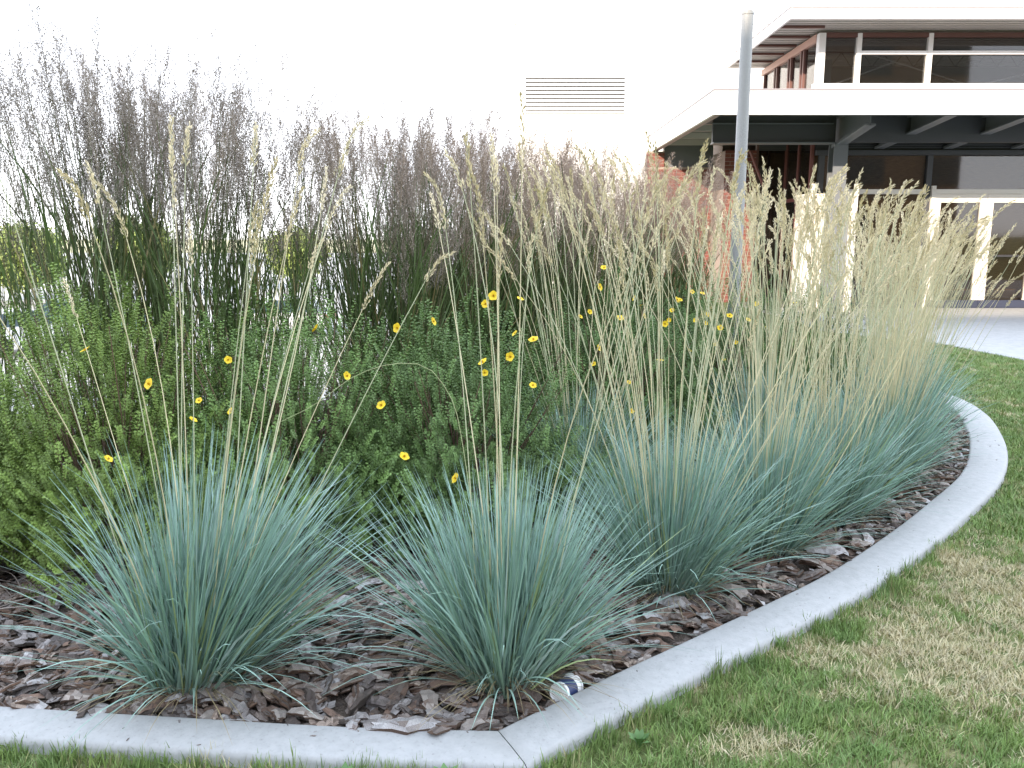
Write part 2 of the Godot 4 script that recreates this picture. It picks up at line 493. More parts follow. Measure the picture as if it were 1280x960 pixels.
func make_hall() -> void:
	var h := thing("entrance_hall", Vector3(8, 0, -16), "brick and glass entrance hall with two white edged flat roofs and steel canopy", "building")
	var R := 17.0     # right end
	# --- canopy roof
	slab("fascia", Vector3(3.03, 3.19, -13.05), Vector3(R, 3.535, -13.0), M.white, h)
	slab("fascia", Vector3(3.03, 3.19, -19.1), Vector3(3.075, 3.533, -13.052), M.white, h)
	slab("roof_flashing", Vector3(3.02, 3.537, -19.11), Vector3(R, 3.56, -12.985), M.flashing, h)
	slab("canopy_roof", Vector3(3.08, 3.46, -19.1), Vector3(R, 3.532, -13.06), M.deck, h)
	var b := MB.new()
	var d := 13.12
	while d < 19.0:
		b.box(Vector3(3.09, 3.405, -d - 0.09) - h.position, Vector3(R, 3.455, -d) - h.position)
		d += 0.15
	put("roof_deck", b.mesh(), M.deck, h)
	# eaves angle under the fascia, the left edge
	slab("eaves_angle", Vector3(3.08, 3.19, -19.1), Vector3(3.17, 3.2, -13.06), M.flashing, h)
	slab("eaves_angle", Vector3(3.2, 3.19, -13.15), Vector3(R, 3.2, -13.06), M.steel, h)
	# girder, column, rafters
	slab("girder", Vector3(3.45, 2.97, -14.84), Vector3(5.56, 3.40, -14.76), M.slate, h)
	slab("girder_flange", Vector3(3.45, 2.945, -14.92), Vector3(5.56, 2.967, -14.68), M.steel, h)
	slab("girder_flange", Vector3(3.25, 3.27, -14.86), Vector3(5.5, 3.285, -14.70), M.steel, h)
	slab("girder", Vector3(5.74, 2.97, -14.84), Vector3(R, 3.40, -14.76), M.slate, h)
	b = MB.new()
	var cx := 5.64
	b.box(Vector3(cx - 0.12, 0.0, -14.93) - h.position, Vector3(cx + 0.12, 2.95, -14.91) - h.position)
	b.box(Vector3(cx - 0.12, 0.0, -14.69) - h.position, Vector3(cx + 0.12, 2.95, -14.67) - h.position)
	b.box(Vector3(cx - 0.01, 0.0, -14.908) - h.position, Vector3(cx + 0.01, 2.95, -14.692) - h.position)
	put("steel_column", b.mesh(), M.steel, h)
	tapered_rafter(5.64, 13.55, 14.95, 3.40, 0.30, 0.52, h, "rafter", M.steel)
	for x in [6.85, 8.13, 9.4, 10.7, 12.0, 13.3]:
		tapered_rafter(x, 13.1, 16.0, 3.40, 0.14, 0.42, h, "rafter", M.steel)
	for dd in [15.8, 17.0, 18.2]:
		slab("purlin", Vector3(3.12, 3.28, -dd - 0.05), Vector3(5.5, 3.40, -dd), M.light_deck, h)
	# --- lower walls
	brick_wall(Vector3(2.92, 0, -18.75), Vector3(4.36, 2.85, -18.5), h, 11)
	slab("grey_panel", Vector3(3.3, 2.853, -18.74), Vector3(4.36, 3.40, -18.55), M.steel, h)
	brick_wall(Vector3(2.92, 2.853, -18.75), Vector3(3.297, 3.18, -18.5), h, 12)
	brick_wall(Vector3(4.363, 0, -17.75), Vector3(5.0, 3.10, -17.5), h, 13)
	slab("brick_return", Vector3(4.363, 0, -18.75), Vector3(4.6, 3.10, -17.753), M.mortar, h)
	slab("window_pane", Vector3(5.05, 0.1, -17.56), Vector3(5.6, 3.1, -17.55), M.glass, h)
	slab("window_frame", Vector3(5.003, 0, -17.6), Vector3(5.048, 3.4, -17.5), M.brown_frame, h)
	slab("window_frame", Vector3(5.27, 0.1, -17.6), Vector3(5.31, 3.1, -17.565), M.brown_frame, h)
	slab("window_frame", Vector3(5.603, 0, -17.6), Vector3(5.66, 3.4, -17.5), M.red_steel, h)
	slab("window_header", Vector3(5.05, 3.103, -17.6), Vector3(5.6, 3.4, -17.5), M.slate, h)
	b = MB.new()
	b.bar(Vector3(4.62, 3.0, -16.6) - h.position, Vector3(4.95, 2.25, -16.6) - h.position, 0.035)
	put("red_brace", b.mesh(), M.red_steel, h)
	for dd in [16.05, 16.75]:
		slab("window_frame", Vector3(5.61, 0, -dd - 0.06), Vector3(5.67, 3.4, -dd), M.red_steel, h)
	slab("window_frame", Vector3(5.615, 2.05, -17.49), Vector3(5.665, 2.12, -16.815), M.red_steel, h)
	slab("window_pane", Vector3(5.63, 0.05, -17.49), Vector3(5.64, 3.35, -16.12), M.glass, h)
	# white entrance screen
	slab("entrance_screen", Vector3(5.33, 0, -15.9), Vector3(6.19, 2.09, -15.2), M.cream, h)
	slab("screen_cap", Vector3(5.31, 2.093, -15.92), Vector3(6.21, 2.13, -15.18), M.cream, h)
	for x in [5.34, 6.12]:
		slab("screen_post", Vector3(x, 0.0, -15.197), Vector3(x + 0.06, 2.3, -15.14), M.white, h)
	# front glazing
	b = MB.new()
	var y := 3.0
	while y < 3.38:
		b.box(Vector3(6.0, y, -16.02) - h.position, Vector3(R, y + 0.02, -15.985) - h.position)
		y += 0.04
	put("ribbed_cladding", b.mesh(), M.slate, h)
	slab("cladding_wall", Vector3(5.68, 2.96, -16.1), Vector3(R, 3.40, -16.03), M.dark_frame, h)
	slab("window_header", Vector3(5.68, 2.87, -16.08), Vector3(R, 2.957, -15.95), M.slate, h)
	var tx := [5.75, 7.78, 9.98, 12.2, 14.4]
	for k in tx.size():
		slab("mullion", Vector3(tx[k], 0.02, -16.08), Vector3(tx[k] + 0.1, 2.867, -15.98), M.slate, h)
		if k < tx.size() - 1:
			var w := slab("transom_window", Vector3(tx[k] + 0.103, 2.25, -16.05), Vector3(tx[k + 1] - 0.003, 2.864, -16.04), M.bronze_glass, h)
			w.name = "transom_window" if k == 0 else "transom_window_%03d" % k
	slab("transom_rail", Vector3(6.2, 2.16, -16.08), Vector3(7.777, 2.245, -15.94), M.cream, h)
	slab("side_light", Vector3(6.2, 0.12, -16.05), Vector3(7.777, 2.157, -16.04), M.bronze_glass, h)
	slab("base_rail", Vector3(6.2, 0.015, -16.08), Vector3(7.777, 0.117, -15.94), M.navy, h)
	# doors
	slab("door_post", Vector3(7.883, 0.015, -16.08), Vector3(7.96, 2.31, -15.93), M.cream, h)
	slab("door_head", Vector3(7.963, 2.16, -16.08), Vector3(9.96, 2.245, -15.93), M.cream, h)
	slab("door_post", Vector3(9.963, 0.015, -16.08), Vector3(9.978, 2.245, -15.93), M.cream, h)
	for k in 2:
		var x0 := 7.966 + k * 0.997
		var x1 := x0 + 0.99
		var dr := slab("door", Vector3(x0 + 0.12, 0.2, -16.01), Vector3(x1 - 0.12, 2.0, -16.0), M.bronze_glass, h)
		b = MB.new()
		var o := h.position + dr.position
		b.box(Vector3(x0, 0.17, -16.03) - o, Vector3(x0 + 0.118, 2.157, -15.96) - o)
		b.box(Vector3(x1 - 0.118, 0.17, -16.03) - o, Vector3(x1, 2.157, -15.96) - o)
		b.box(Vector3(x0 + 0.12, 2.003, -16.028) - o, Vector3(x1 - 0.12, 2.155, -15.962) - o)
		put("door_frame", b.mesh(), M.cream, dr)
		slab("kick_plate", Vector3(x0, 0.02, -16.03), Vector3(x1, 0.167, -15.96), M.navy, dr)
		slab("push_bar", Vector3(x0 + 0.1, 0.99, -15.955), Vector3(x1 - 0.1, 1.03, -15.91), M.dark_frame, dr)
	for k in [[10.09, 12.19], [12.31, 14.39]]:
		slab("side_light", Vector3(k[0], 0.12, -16.05), Vector3(k[1], 2.157, -16.04), M.bronze_glass, h)
		slab("transom_rail", Vector3(k[0], 2.16, -16.08), Vector3(k[1], 2.245, -15.94), M.cream, h)
		slab("base_rail", Vector3(k[0], 0.015, -16.08), Vector3(k[1], 0.117, -15.94), M.navy, h)
	brick_wall(Vector3(14.51, 0, -16.3), Vector3(R, 2.86, -16.0), h, 15)
	slab("light_fitting", Vector3(8.0, 3.06, -15.975), Vector3(9.45, 3.17, -15.8), M.dark_frame, h)
	# inside, lower storey
	slab("hall_floor", Vector3(4.61, -0.1, -21.4), Vector3(R, 0.013, -16.1), M.floor, h)
	slab("wood_panelling", Vector3(4.61, 0.016, -21.4), Vector3(R, 3.40, -21.2), M.panelling, h)
	slab("hall_wall", Vector3(R - 0.2, 0.016, -21.19), Vector3(R, 3.40, -16.31), M.inside, h)
	slab("hall_wall", Vector3(4.61, 0.016, -21.19), Vector3(4.8, 3.40, -18.76), M.inside, h)
	slab("hall_ceiling", Vector3(4.61, 3.403, -21.4), Vector3(R, 3.455, -19.12), M.inside, h)
	slab("reception_desk", Vector3(6.6, 0.016, -20.2), Vector3(9.0, 1.1, -19.5), M.panelling, h)
	# --- upper storey
	slab("upper_floor", Vector3(5.5, 3.563, -19.6), Vector3(R, 3.66, -15.95), M.white, h)
	slab("upper_sill", Vector3(5.55, 3.663, -16.08), Vector3(R, 4.14, -15.93), M.white, h)
	slab("corner_post", Vector3(5.6, 4.143, -16.1), Vector3(5.72, 5.02, -15.95), M.white, h)
	var ux := [6.3, 7.6, 9.75, 11.9, 14.05, 16.2]
	for x in ux:
		slab("mullion", Vector3(x, 4.143, -16.08), Vector3(x + 0.085, 5.02, -15.96), M.white, h)
	var prev := 5.72
	for k in ux.size():
		var w := slab("upper_window", Vector3(prev + 0.003, 4.146, -16.04), Vector3(ux[k] - 0.003, 4.95, -16.03), M.glass, h)
		if k > 0:
			slab("glazing_bar", Vector3(prev + 0.003, 4.655, -16.07), Vector3(ux[k] - 0.003, 4.715, -15.965), M.white, w)
		prev = ux[k] + 0.085
	slab("window_header", Vector3(5.723, 4.953, -16.075), Vector3(R, 5.03, -15.97), M.brown_frame, h)
	slab("fascia", Vector3(4.74, 5.03, -15.05), Vector3(R, 5.205, -15.0), M.white, h)
	slab("fascia", Vector3(4.74, 5.03, -19.6), Vector3(4.785, 5.203, -15.052), M.white, h)
	slab("roof_flashing", Vector3(4.73, 5.207, -19.61), Vector3(R, 5.225, -14.99), M.flashing, h)
	b = MB.new()
	d = 15.1
	while d < 19.5:
		b.box(Vector3(4.79, 5.08, -d - 0.09) - h.position, Vector3(R, 5.12, -d) - h.position)
		d += 0.16
	put("roof_deck", b.mesh(), M.light_deck, h)
	slab("upper_roof", Vector3(4.79, 5.123, -19.6), Vector3(R, 5.202, -15.06), M.light_deck, h)
	for dd in [15.65, 16.4, 17.15, 17.9, 18.65]:
		slab("purlin", Vector3(4.79, 5.035, -dd - 0.06), Vector3(5.58, 5.077, -dd), M.brown_frame, h)
	slab("eaves_beam", Vector3(5.585, 4.9, -19.5), Vector3(5.7, 5.03, -16.105), M.warm_lit_steel, h)
	for dd in [16.75, 16.9, 17.5, 17.65, 18.4, 18.55, 19.3]:
		slab("mullion", Vector3(5.6, 3.67, -dd - 0.06), Vector3(5.68, 4.897, -dd), M.brown_frame, h)
	slab("side_window", Vector3(5.64, 3.67, -19.5), Vector3(5.65, 4.895, -16.11), M.glass, h)
	slab("upper_back_wall", Vector3(5.7, 3.663, -19.58), Vector3(R, 5.07, -19.41), M.inside, h)
	brick_wall(Vector3(5.75, 3.663, -19.4), Vector3(12.0, 4.32, -19.2), h, 17, Color(0.5, 0.26, 0.15))
	slab("upper_end_wall", Vector3(R - 0.15, 3.663, -19.4), Vector3(R - 0.003, 5.07, -16.1), M.inside, h)
	slab("drywall_pier", Vector3(5.95, 3.663, -17.2), Vector3(6.2, 4.75, -16.9), M.steel, h)
	# open-web joist and cross bracing seen through the glass
	b = MB.new()
	var o2 := h.position
	b.bar(Vector3(5.8, 4.74, -17.6) - o2, Vector3(R - 0.2, 4.74, -17.6) - o2, 0.018)
	b.bar(Vector3(5.8, 5.02, -17.6) - o2, Vector3(R - 0.2, 5.02, -17.6) - o2, 0.018)
	for k in 50:
		var x := 5.8 + k * 0.21
		b.bar(Vector3(x, 4.74 if k % 2 else 5.02, -17.6) - o2, Vector3(x + 0.21, 5.02 if k % 2 else 4.74, -17.6) - o2, 0.01)
	put("roof_joist", b.mesh(), M.brown_frame, h)
	b = MB.new()
	for s in [[7.0, 4.82, 9.5, 4.1], [8.3, 4.1, 11.5, 4.82], [6.3, 4.3, 7.4, 4.7]]:
		b.bar(Vector3(s[0], s[1], -16.9) - o2, Vector3(s[2], s[3], -16.9) - o2, 0.014)
	put("bracing_rod", b.mesh(), M.white, h)

func make_louvred_building() -> void:
	var g := thing("white_building", Vector3(5, -2.6, -26), "plain white building with a wide slatted vent behind the tall grasses", "building")
	slab("wall", Vector3(0.1, -2.8, -30), Vector3(12, 6.6, -22.02), M.white_wall, g)
	slab("parapet", Vector3(0.05, 6.603, -30.05), Vector3(12.05, 6.75, -21.98), M.white_wall, g)
	var v := slab("vent", Vector3(0.34, 4.44, -22.017), Vector3(2.86, 5.4, -22.0), M.dark_frame, g)
	for k in 10:
		var y := 4.453 + k * 0.0955
		slab("vent_slat", Vector3(0.345, y, -21.998), Vector3(2.855, y + 0.056, -21.98), M.white_wall, v)

func make_shading_building() -> void:
	# the block across the lawn, behind the camera, whose shade lies over the bed
	var g := thing("campus_block", Vector3(-10, 0, 31), "long brown brick campus block across the lawn casting the shade", "building")
	slab("wall", Vector3(-50, -0.3, 25), Vector3(30, 14.6, 37), M.tan, g)
	slab("parapet", Vector3(-50.1, 14.603, 24.9), Vector3(30.1, 14.75, 37.1), M.white_wall, g)
	for fl in 4:
		for k in 16:
			var x := -47.5 + k * 5.0
			slab("window", Vector3(x, 1.2 + fl * 3.5, 24.94), Vector3(x + 2.4, 3.0 + fl * 3.5, 24.997), M.car_glass, g)

func make_car(at_: Vector3, turn: float, paint: Material, label: String) -> void:
	var c := thing("parked_car", at_, label, "car", "cars parked in the lot behind the grasses")
	c.rotation.y = turn
	# side profile [along, height], extruded with tumblehome
	var low := [[-2.15, 0.35], [-2.2, 0.62], [-2.12, 0.92], [-1.75, 0.98], [1.0, 0.95], [1.9, 0.82], [2.15, 0.62], [2.15, 0.35]]
	var b := MB.new()
	profile(b, low, 0.86, 0.86)
	put("body", b.mesh(), paint, c)
	b = MB.new()
	profile(b, [[-1.9, 0.955], [-1.35, 1.40], [0.0, 1.45], [0.9, 0.96]], 0.8, 0.62)
	var cab := put("cabin_glass", b.mesh(), M.car_glass, c)
	b = MB.new()
	b.box(Vector3(-1.32, 1.405, -0.62), Vector3(0.1, 1.475, 0.62))
	put("roof", b.mesh(), paint, cab)
	for s in [-1, 1]:
		b = MB.new()
		b.box(Vector3(-2.19, 0.68, s * 0.68 - 0.15), Vector3(-2.08, 0.88, s * 0.68 + 0.15))
		put("tail_light", b.mesh(), M.red_lens, c)
		for x in [-1.3, 1.35]:
			var w := CylinderMesh.new()
			w.top_radius = 0.32; w.bottom_radius = 0.32; w.height = 0.22; w.radial_segments = 20
			put("wheel", w, M.rubber, c, Transform3D(Basis(Vector3.RIGHT, PI / 2), Vector3(x, 0.32, s * 0.78)))
func profile(b: MB, pts: Array, w0: float, w1: float) -> void:
	var lo := 1e9
	var hi := -1e9
	for p in pts:
		lo = minf(lo, p[1]); hi = maxf(hi, p[1])
	var ring := []
	for s in [-1, 1]:
		var r := []
		for p in pts:
			r.append(Vector3(p[0], p[1], s * lerpf(w0, w1, (p[1] - lo) / (hi - lo))))
		ring.append(r)
	var n := pts.size()
	for k in n:
		b.quad(ring[0][k], ring[0][(k + 1) % n], ring[1][(k + 1) % n], ring[1][k], Color.WHITE)
	for k in range(1, n - 1):
		b.tri(ring[0][0], ring[0][k], ring[0][k + 1], Color.WHITE)
		b.tri(ring[1][0], ring[1][k + 1], ring[1][k], Color.WHITE)

func make_far_background() -> void:
	make_car(Vector3(-16.9, -2.585, -28.6), deg_to_rad(62), M.car_white, "white parked car with a red tail light showing through the grasses")
	make_car(Vector3(-16.6, -2.585, -32.5), deg_to_rad(0), M.car_teal, "dark teal parked car behind the white car with red tail light")
	make_car(Vector3(-9.5, -2.585, -33.5), deg_to_rad(180), M.car_silver, "silver parked car half hidden behind the tall reed grass")
	var rng := RandomNumberGenerator.new()
	rng.seed = 77
	# a leaf clump shared by the far trees
	var b := MB.new()
	for k in 26:
		var p := Vector3(rng.randfn(), rng.randfn(), rng.randfn()) * 0.16
		var a := Vector3(rng.randfn(), rng.randfn(), rng.randfn()).normalized()
		var s := a.cross(Vector3(0.3, 1, 0.2)).normalized()
		b.ribbon(PackedVector3Array([p, p + a * 0.07, p + a * 0.14]), PackedFloat32Array([0.005, 0.045, 0.004]), s, Color(1, 1, 1))
	var clump := b.mesh()
	var spots := [[-28.0, 48.0, 4.4, 3.4], [-25.0, 56.0, 4.9, 3.6], [-32.5, 50.0, 4.3, 3.4], [-15.5, 60.0, 4.2, 3.0]]
	var labels := ["round sunlit tree beyond the parking lot", "tallest sunlit tree beyond the parking lot", "low spreading tree at the outer end of the far row", "small sunlit tree apart from the others beyond the lot"]
	for k in spots.size():
		var s: Array = spots[k]
		var t := thing("far_tree", Vector3(s[0], -2.59, -s[1]), labels[k], "tree", "trees beyond the parking lot")
		b = MB.new()
		var brown := Color(0.1, 0.08, 0.06)
		b.tube(PackedVector3Array([Vector3.ZERO, Vector3(0.05, s[2] * 0.3, 0), Vector3(0, s[2] * 0.6, 0.05)]), PackedFloat32Array([0.16, 0.12, 0.07]), 7, brown)
		for q in 7:
			var an := q * 0.9
			b.tube(PackedVector3Array([Vector3(0.03, s[2] * (0.25 + 0.03 * q), 0), Vector3(cos(an) * s[3] * 0.5, s[2] * (0.55 + 0.05 * q), sin(an) * s[3] * 0.5)]), PackedFloat32Array([0.06, 0.02]), 5, brown)
		put("trunk", b.mesh(), M.wood, t)
		var ts := []
		var cs := []
		for q in 1500:
			var dir := Vector3(rng.randfn(), rng.randfn(), rng.randfn()).normalized()
			var r := pow(rng.randf(), 0.4) * (0.75 + 0.25 * sin(dir.x * 5.0 + k) * cos(dir.y * 4.0 + dir.z * 3.0))
			var p := Vector3(dir.x * s[3] * 0.7, s[2] * 0.62 + dir.y * s[2] * 0.42, dir.z * s[3] * 0.7) * Vector3(r, 1, r)
			p.y = s[2] * 0.62 + dir.y * s[2] * 0.42 * r
			ts.append(Transform3D(Basis(Vector3(rng.randfn(), rng.randfn(), rng.randfn()).normalized(), rng.randf() * TAU).scaled(Vector3.ONE * (1.0 + rng.randf())), p))
			var g := 0.8 + rng.randf() * 0.5
			cs.append(Color(0.2 * g, 0.25 * g, 0.06 * g))
		copies("crown", clump, M.leaf, t, ts, cs)

func make_post() -> void:
	var p := thing("metal_post", Vector3(1.74, 0.0, -6.5), "galvanised grey metal post standing in the planted bed", "post")
	var b := MB.new()
	b.tube(PackedVector3Array([Vector3(0, 0, 0), Vector3(0, 3.0, 0)]), PackedFloat32Array([0.047, 0.044]), 24, Color.WHITE)
	put("pole", b.mesh(), M.galvanised, p)
	b = MB.new()
	b.tube(PackedVector3Array([Vector3(0, 0.0, 0), Vector3(0, 0.1, 0), Vector3(0, 0.12, 0)]), PackedFloat32Array([0.1, 0.1, 0.05]), 20, Color.WHITE)
	put("base_cover", b.mesh(), M.galvanised, p)
	b = MB.new()
	b.tube(PackedVector3Array([Vector3(0, 3.001, 0), Vector3(0, 3.015, 0), Vector3(0, 3.03, 0), Vector3(0, 3.036, 0)]), PackedFloat32Array([0.047, 0.047, 0.033, 0.001]), 24, Color.WHITE)
	put("post_cap", b.mesh(), M.galvanised, p)

# ---------------------------------------------------------------- mulch
func chip_mesh(rng: RandomNumberGenerator, tone: Color, under: Color) -> ArrayMesh:
	var b := MB.new()
	var L := 1.0
	var nx := 7
	var nz := 4
	for layer in 2:
		var top := []
		var bot := []
		var len_ := L * (1.0 if layer == 0 else rng.randf_range(0.4, 0.8))
		var wid := rng.randf_range(0.28, 0.52) * (1.0 if layer == 0 else 0.7)
		var th := rng.randf_range(0.08, 0.16)
		var y0 := 0.0 if layer == 0 else 0.07
		var ox := 0.0 if layer == 0 else rng.randf_range(-0.12, 0.12)
		var bow := rng.randf_range(-0.06, 0.12)
		for i in nx:
			var t := float(i) / (nx - 1)
			var x := (t - 0.5) * len_ + ox + rng.randf_range(-0.05, 0.05)
			var wl := wid * 0.5 * (0.55 + 0.45 * sin(PI * clampf(t * 0.9 + 0.05, 0, 1))) * rng.randf_range(0.7, 1.15)
			var wr := wid * 0.5 * (0.55 + 0.45 * sin(PI * clampf(t * 0.9 + 0.05, 0, 1))) * rng.randf_range(0.7, 1.15)
			var zc := rng.randf_range(-0.03, 0.03)
			var ya := y0 + bow * 4.0 * t * (1.0 - t)
			for j in nz:
				var s := float(j) / (nz - 1)
				var z := zc + lerpf(-wl, wr, s)
				var edge := 1.0 - absf(s * 2.0 - 1.0) * 0.45
				var e2 := 0.5 if i == 0 or i == nx - 1 else 1.0
				top.append(Vector3(x + rng.randf_range(-0.04, 0.04), ya + th * edge * e2 * rng.randf_range(0.65, 1.3), z))
				bot.append(Vector3(x, ya - 0.01, z * 0.92))
		for i in nx - 1:
			for j in nz - 1:
				var a := i * nz + j
				var k := rng.randf_range(0.75, 1.2)
				var cc := tone.lerp(under, pow(rng.randf(), 2.5) * 0.8) * k
				b.tri(top[a], top[a + 1], top[a + nz + 1], cc)
				b.tri(top[a], top[a + nz + 1], top[a + nz], cc * rng.randf_range(0.88, 1.12))
				b.quad(bot[a], bot[a + nz], bot[a + nz + 1], bot[a + 1], under)
		for i in nx - 1:
			for e in [0, nz - 1]:
				var a: int = i * nz + e
				b.quad(bot[a], top[a], top[a + nz], bot[a + nz], under * rng.randf_range(0.8, 1.2))
		for j in nz - 1:
			for e in [0, (nx - 1) * nz]:
				var a: int = e + j
				b.quad(bot[a], top[a], top[a + 1], bot[a + 1], under)
	return b.mesh()

func make_mulch() -> void:
	var bed := Node3D.new()
	bed.name = "mulch_bed"
	add_child(bed)
	structure(bed)
	tag(bed, "bark mulch bed of grey and brown chips inside the kerb", "mulch bed")
	put("soil", M.soil_mesh, M.soil, bed)
	var rng := RandomNumberGenerator.new()
	rng.seed = 4242
	var tones := [Color(0.19, 0.155, 0.135), Color(0.15, 0.10, 0.075), Color(0.27, 0.25, 0.24), Color(0.33, 0.29, 0.255), Color(0.11, 0.085, 0.07), Color(0.20, 0.125, 0.085), Color(0.40, 0.39, 0.385), Color(0.23, 0.19, 0.165), Color(0.14, 0.12, 0.11), Color(0.30, 0.235, 0.185), Color(0.17, 0.145, 0.13), Color(0.09, 0.07, 0.06)]
	var unders := [Color(0.12, 0.08, 0.058), Color(0.15, 0.095, 0.065), Color(0.10, 0.082, 0.07)]
	for k in 12:
		var lum: float = tones[k].r * 0.35 + tones[k].g * 0.5 + tones[k].b * 0.15
		tones[k] = tones[k].lerp(Color(lum, lum, lum), 0.15)
	var meshes := []
	for k in 24:
		meshes.append(chip_mesh(rng, tones[k % 12] * 1.4, unders[k % 3] * 1.2))
	var all := []
	# special large pieces, then the general cover
	for s in [[505, 905, 0.24, 6, 0.03], [590, 888, 0.13, 2, 0.5], [455, 895, 0.12, 2, 0.1], [480, 830, 0.1, 3, 0.2], [520, 835, 0.1, 9, 1.4], [270, 870, 0.09, 6, 0.2], [210, 860, 0.08, 3, 0.8], [100, 868, 0.1, 6, 0.15], [160, 850, 0.08, 2, 0.1], [380, 890, 0.11, 3, -0.3], [560, 850, 0.12, 5, 0.2], [740, 838, 0.07, 3, 0.4], [815, 800, 0.07, 2, 0.5]]:
		var g := on_ground(s[0], s[1], 0.05)
		if not Geometry2D.is_point_in_polygon(Vector2(g.x, -g.z), bed_poly): continue
		all.append([100.0, s[3], Transform3D(Basis(Vector3.UP, s[4]) * Basis.from_scale(Vector3(s[2], s[2] * 0.7, s[2])), Vector3(g.x, 0.036, g.z))])
	var tries := 0
	while all.size() < 9000 and tries < 60000:
		tries += 1
		var p := Vector2(rng.randf_range(-3.4, 3.5), rng.randf_range(2.05, 8.2))
		if p.x < -2.2 and rng.randf() < 0.5: continue
		if not Geometry2D.is_point_in_polygon(p, bed_poly): continue
		# the cover thins out under the shrubs
		var inward := p.y - (2.1 + maxf(0.0, p.x) * 0.95)
		if inward > 1.5 and rng.randf() < 0.8: continue
		var edge := 9.0
		for q in M.right_in: edge = minf(edge, p.distance_to(q))
		for q in M.left_in: edge = minf(edge, p.distance_to(q))
		var L := rng.randf_range(0.055, 0.135) * (1.35 if rng.randf() < 0.1 else 1.0)
		L = minf(L, edge * 2.2 + 0.02)
		var y := rng.randf_range(0.0, 0.038)
		var tilt := rng.randfn() * 0.28
		var bs := Basis(Vector3.UP, rng.randfn() * 0.9 + (PI if rng.randf() < 0.5 else 0.0)) * Basis(Vector3(1, 0, 0), rng.randfn() * 0.4) * Basis(Vector3(0, 0, 1), tilt)
		var sc := Vector3(L, L * rng.randf_range(0.6, 1.1), L * rng.randf_range(0.8, 1.35))
		var seen := 1.0 if absf(p.x / p.y) < 0.66 else 0.0
		all.append([seen * L / p.y * (0.5 + y * 12.0), rng.randi() % 24, Transform3D(bs * Basis.from_scale(sc), Vector3(p.x, y, -p.y))])
	# crumbs and scraps kicked up on to the kerb
	for k in 46:
		var q: int = rng.randi() % (M.right_in.size() - 60)
		var p: Vector2 = M.right_in[q].lerp(M.right_out[q], pow(rng.randf(), 1.8) * 0.9 + 0.05)
		if k % 3 == 0:
			q = M.left_in.size() - 2 - rng.randi() % 18
			p = M.left_in[q].lerp(M.left_out[q], pow(rng.randf(), 1.8) * 0.9 + 0.05)
		var L := rng.randf_range(0.006, 0.017)
		all.append([0.0, rng.randi() % 24, Transform3D(Basis(Vector3.UP, rng.randf() * TAU) * Basis.from_scale(Vector3(L, L * 0.6, L)), Vector3(p.x, KERB_Y + 0.0005, -p.y))])
	all.sort_custom(func(a, b): return a[0] > b[0])
	var rest := []
	for k in 24: rest.append([])
	for k in all.size():
		if k < 300: put("bark_chip", meshes[all[k][1]], M.bark, bed, all[k][2])
		else: rest[all[k][1]].append(all[k][2])
	for k in 24:
		if rest[k].size() > 0: copies("bark_litter", meshes[k], M.bark, bed, rest[k])

# ---------------------------------------------------------------- lawn
func tuft(rng: RandomNumberGenerator, blades: int, spread: float, height: float, width: float) -> ArrayMesh:
	var b := MB.new()
	for k in blades:
		var an := rng.randf() * TAU
		var r := sqrt(rng.randf()) * spread
		var p := Vector3(cos(an) * r, -0.004, sin(an) * r)
		var az := rng.randf() * TAU
		var lean := absf(rng.randfn()) * 0.45 + 0.08
		var hgt := height * rng.randf_range(0.55, 1.15)
		var dir := Vector3(cos(az) * lean, 1, sin(az) * lean).normalized()
		var p1 := p + dir * hgt * 0.55
		var p2 := p1 + (dir + Vector3(cos(az), -0.15, sin(az)) * lean * 0.9).normalized() * hgt * 0.45
		var s := Vector3(-sin(az + rng.randfn() * 0.6), 0, cos(az + rng.randfn() * 0.6))
		var t := rng.randf_range(0.75, 1.3)
		b.ribbon(PackedVector3Array([p, p1, p2]), PackedFloat32Array([width, width * 0.85, width * 0.1]), s, Color(t * rng.randf_range(0.9, 1.1), t, t * rng.randf_range(0.85, 1.1)))
	return b.mesh()

func dryness(p: Vector2, fn: FastNoiseLite, patches: Array) -> float:
	var k := 0.0
	for q in patches:
		var dd: Vector2 = (p - q[0]) / q[1]
		k = maxf(k, 0.96 * q[2] * (1.0 - smoothstep(0.55, 1.15, dd.length() + fn.get_noise_2d(p.x * 2.2, p.y * 2.2) * 0.55)))
	k += clampf((fn.get_noise_2d(p.x * 1.1 + 40.0, p.y * 1.1) - 0.22) * 0.9, 0.0, 0.35)
	return clampf(k, 0.0, 1.0)

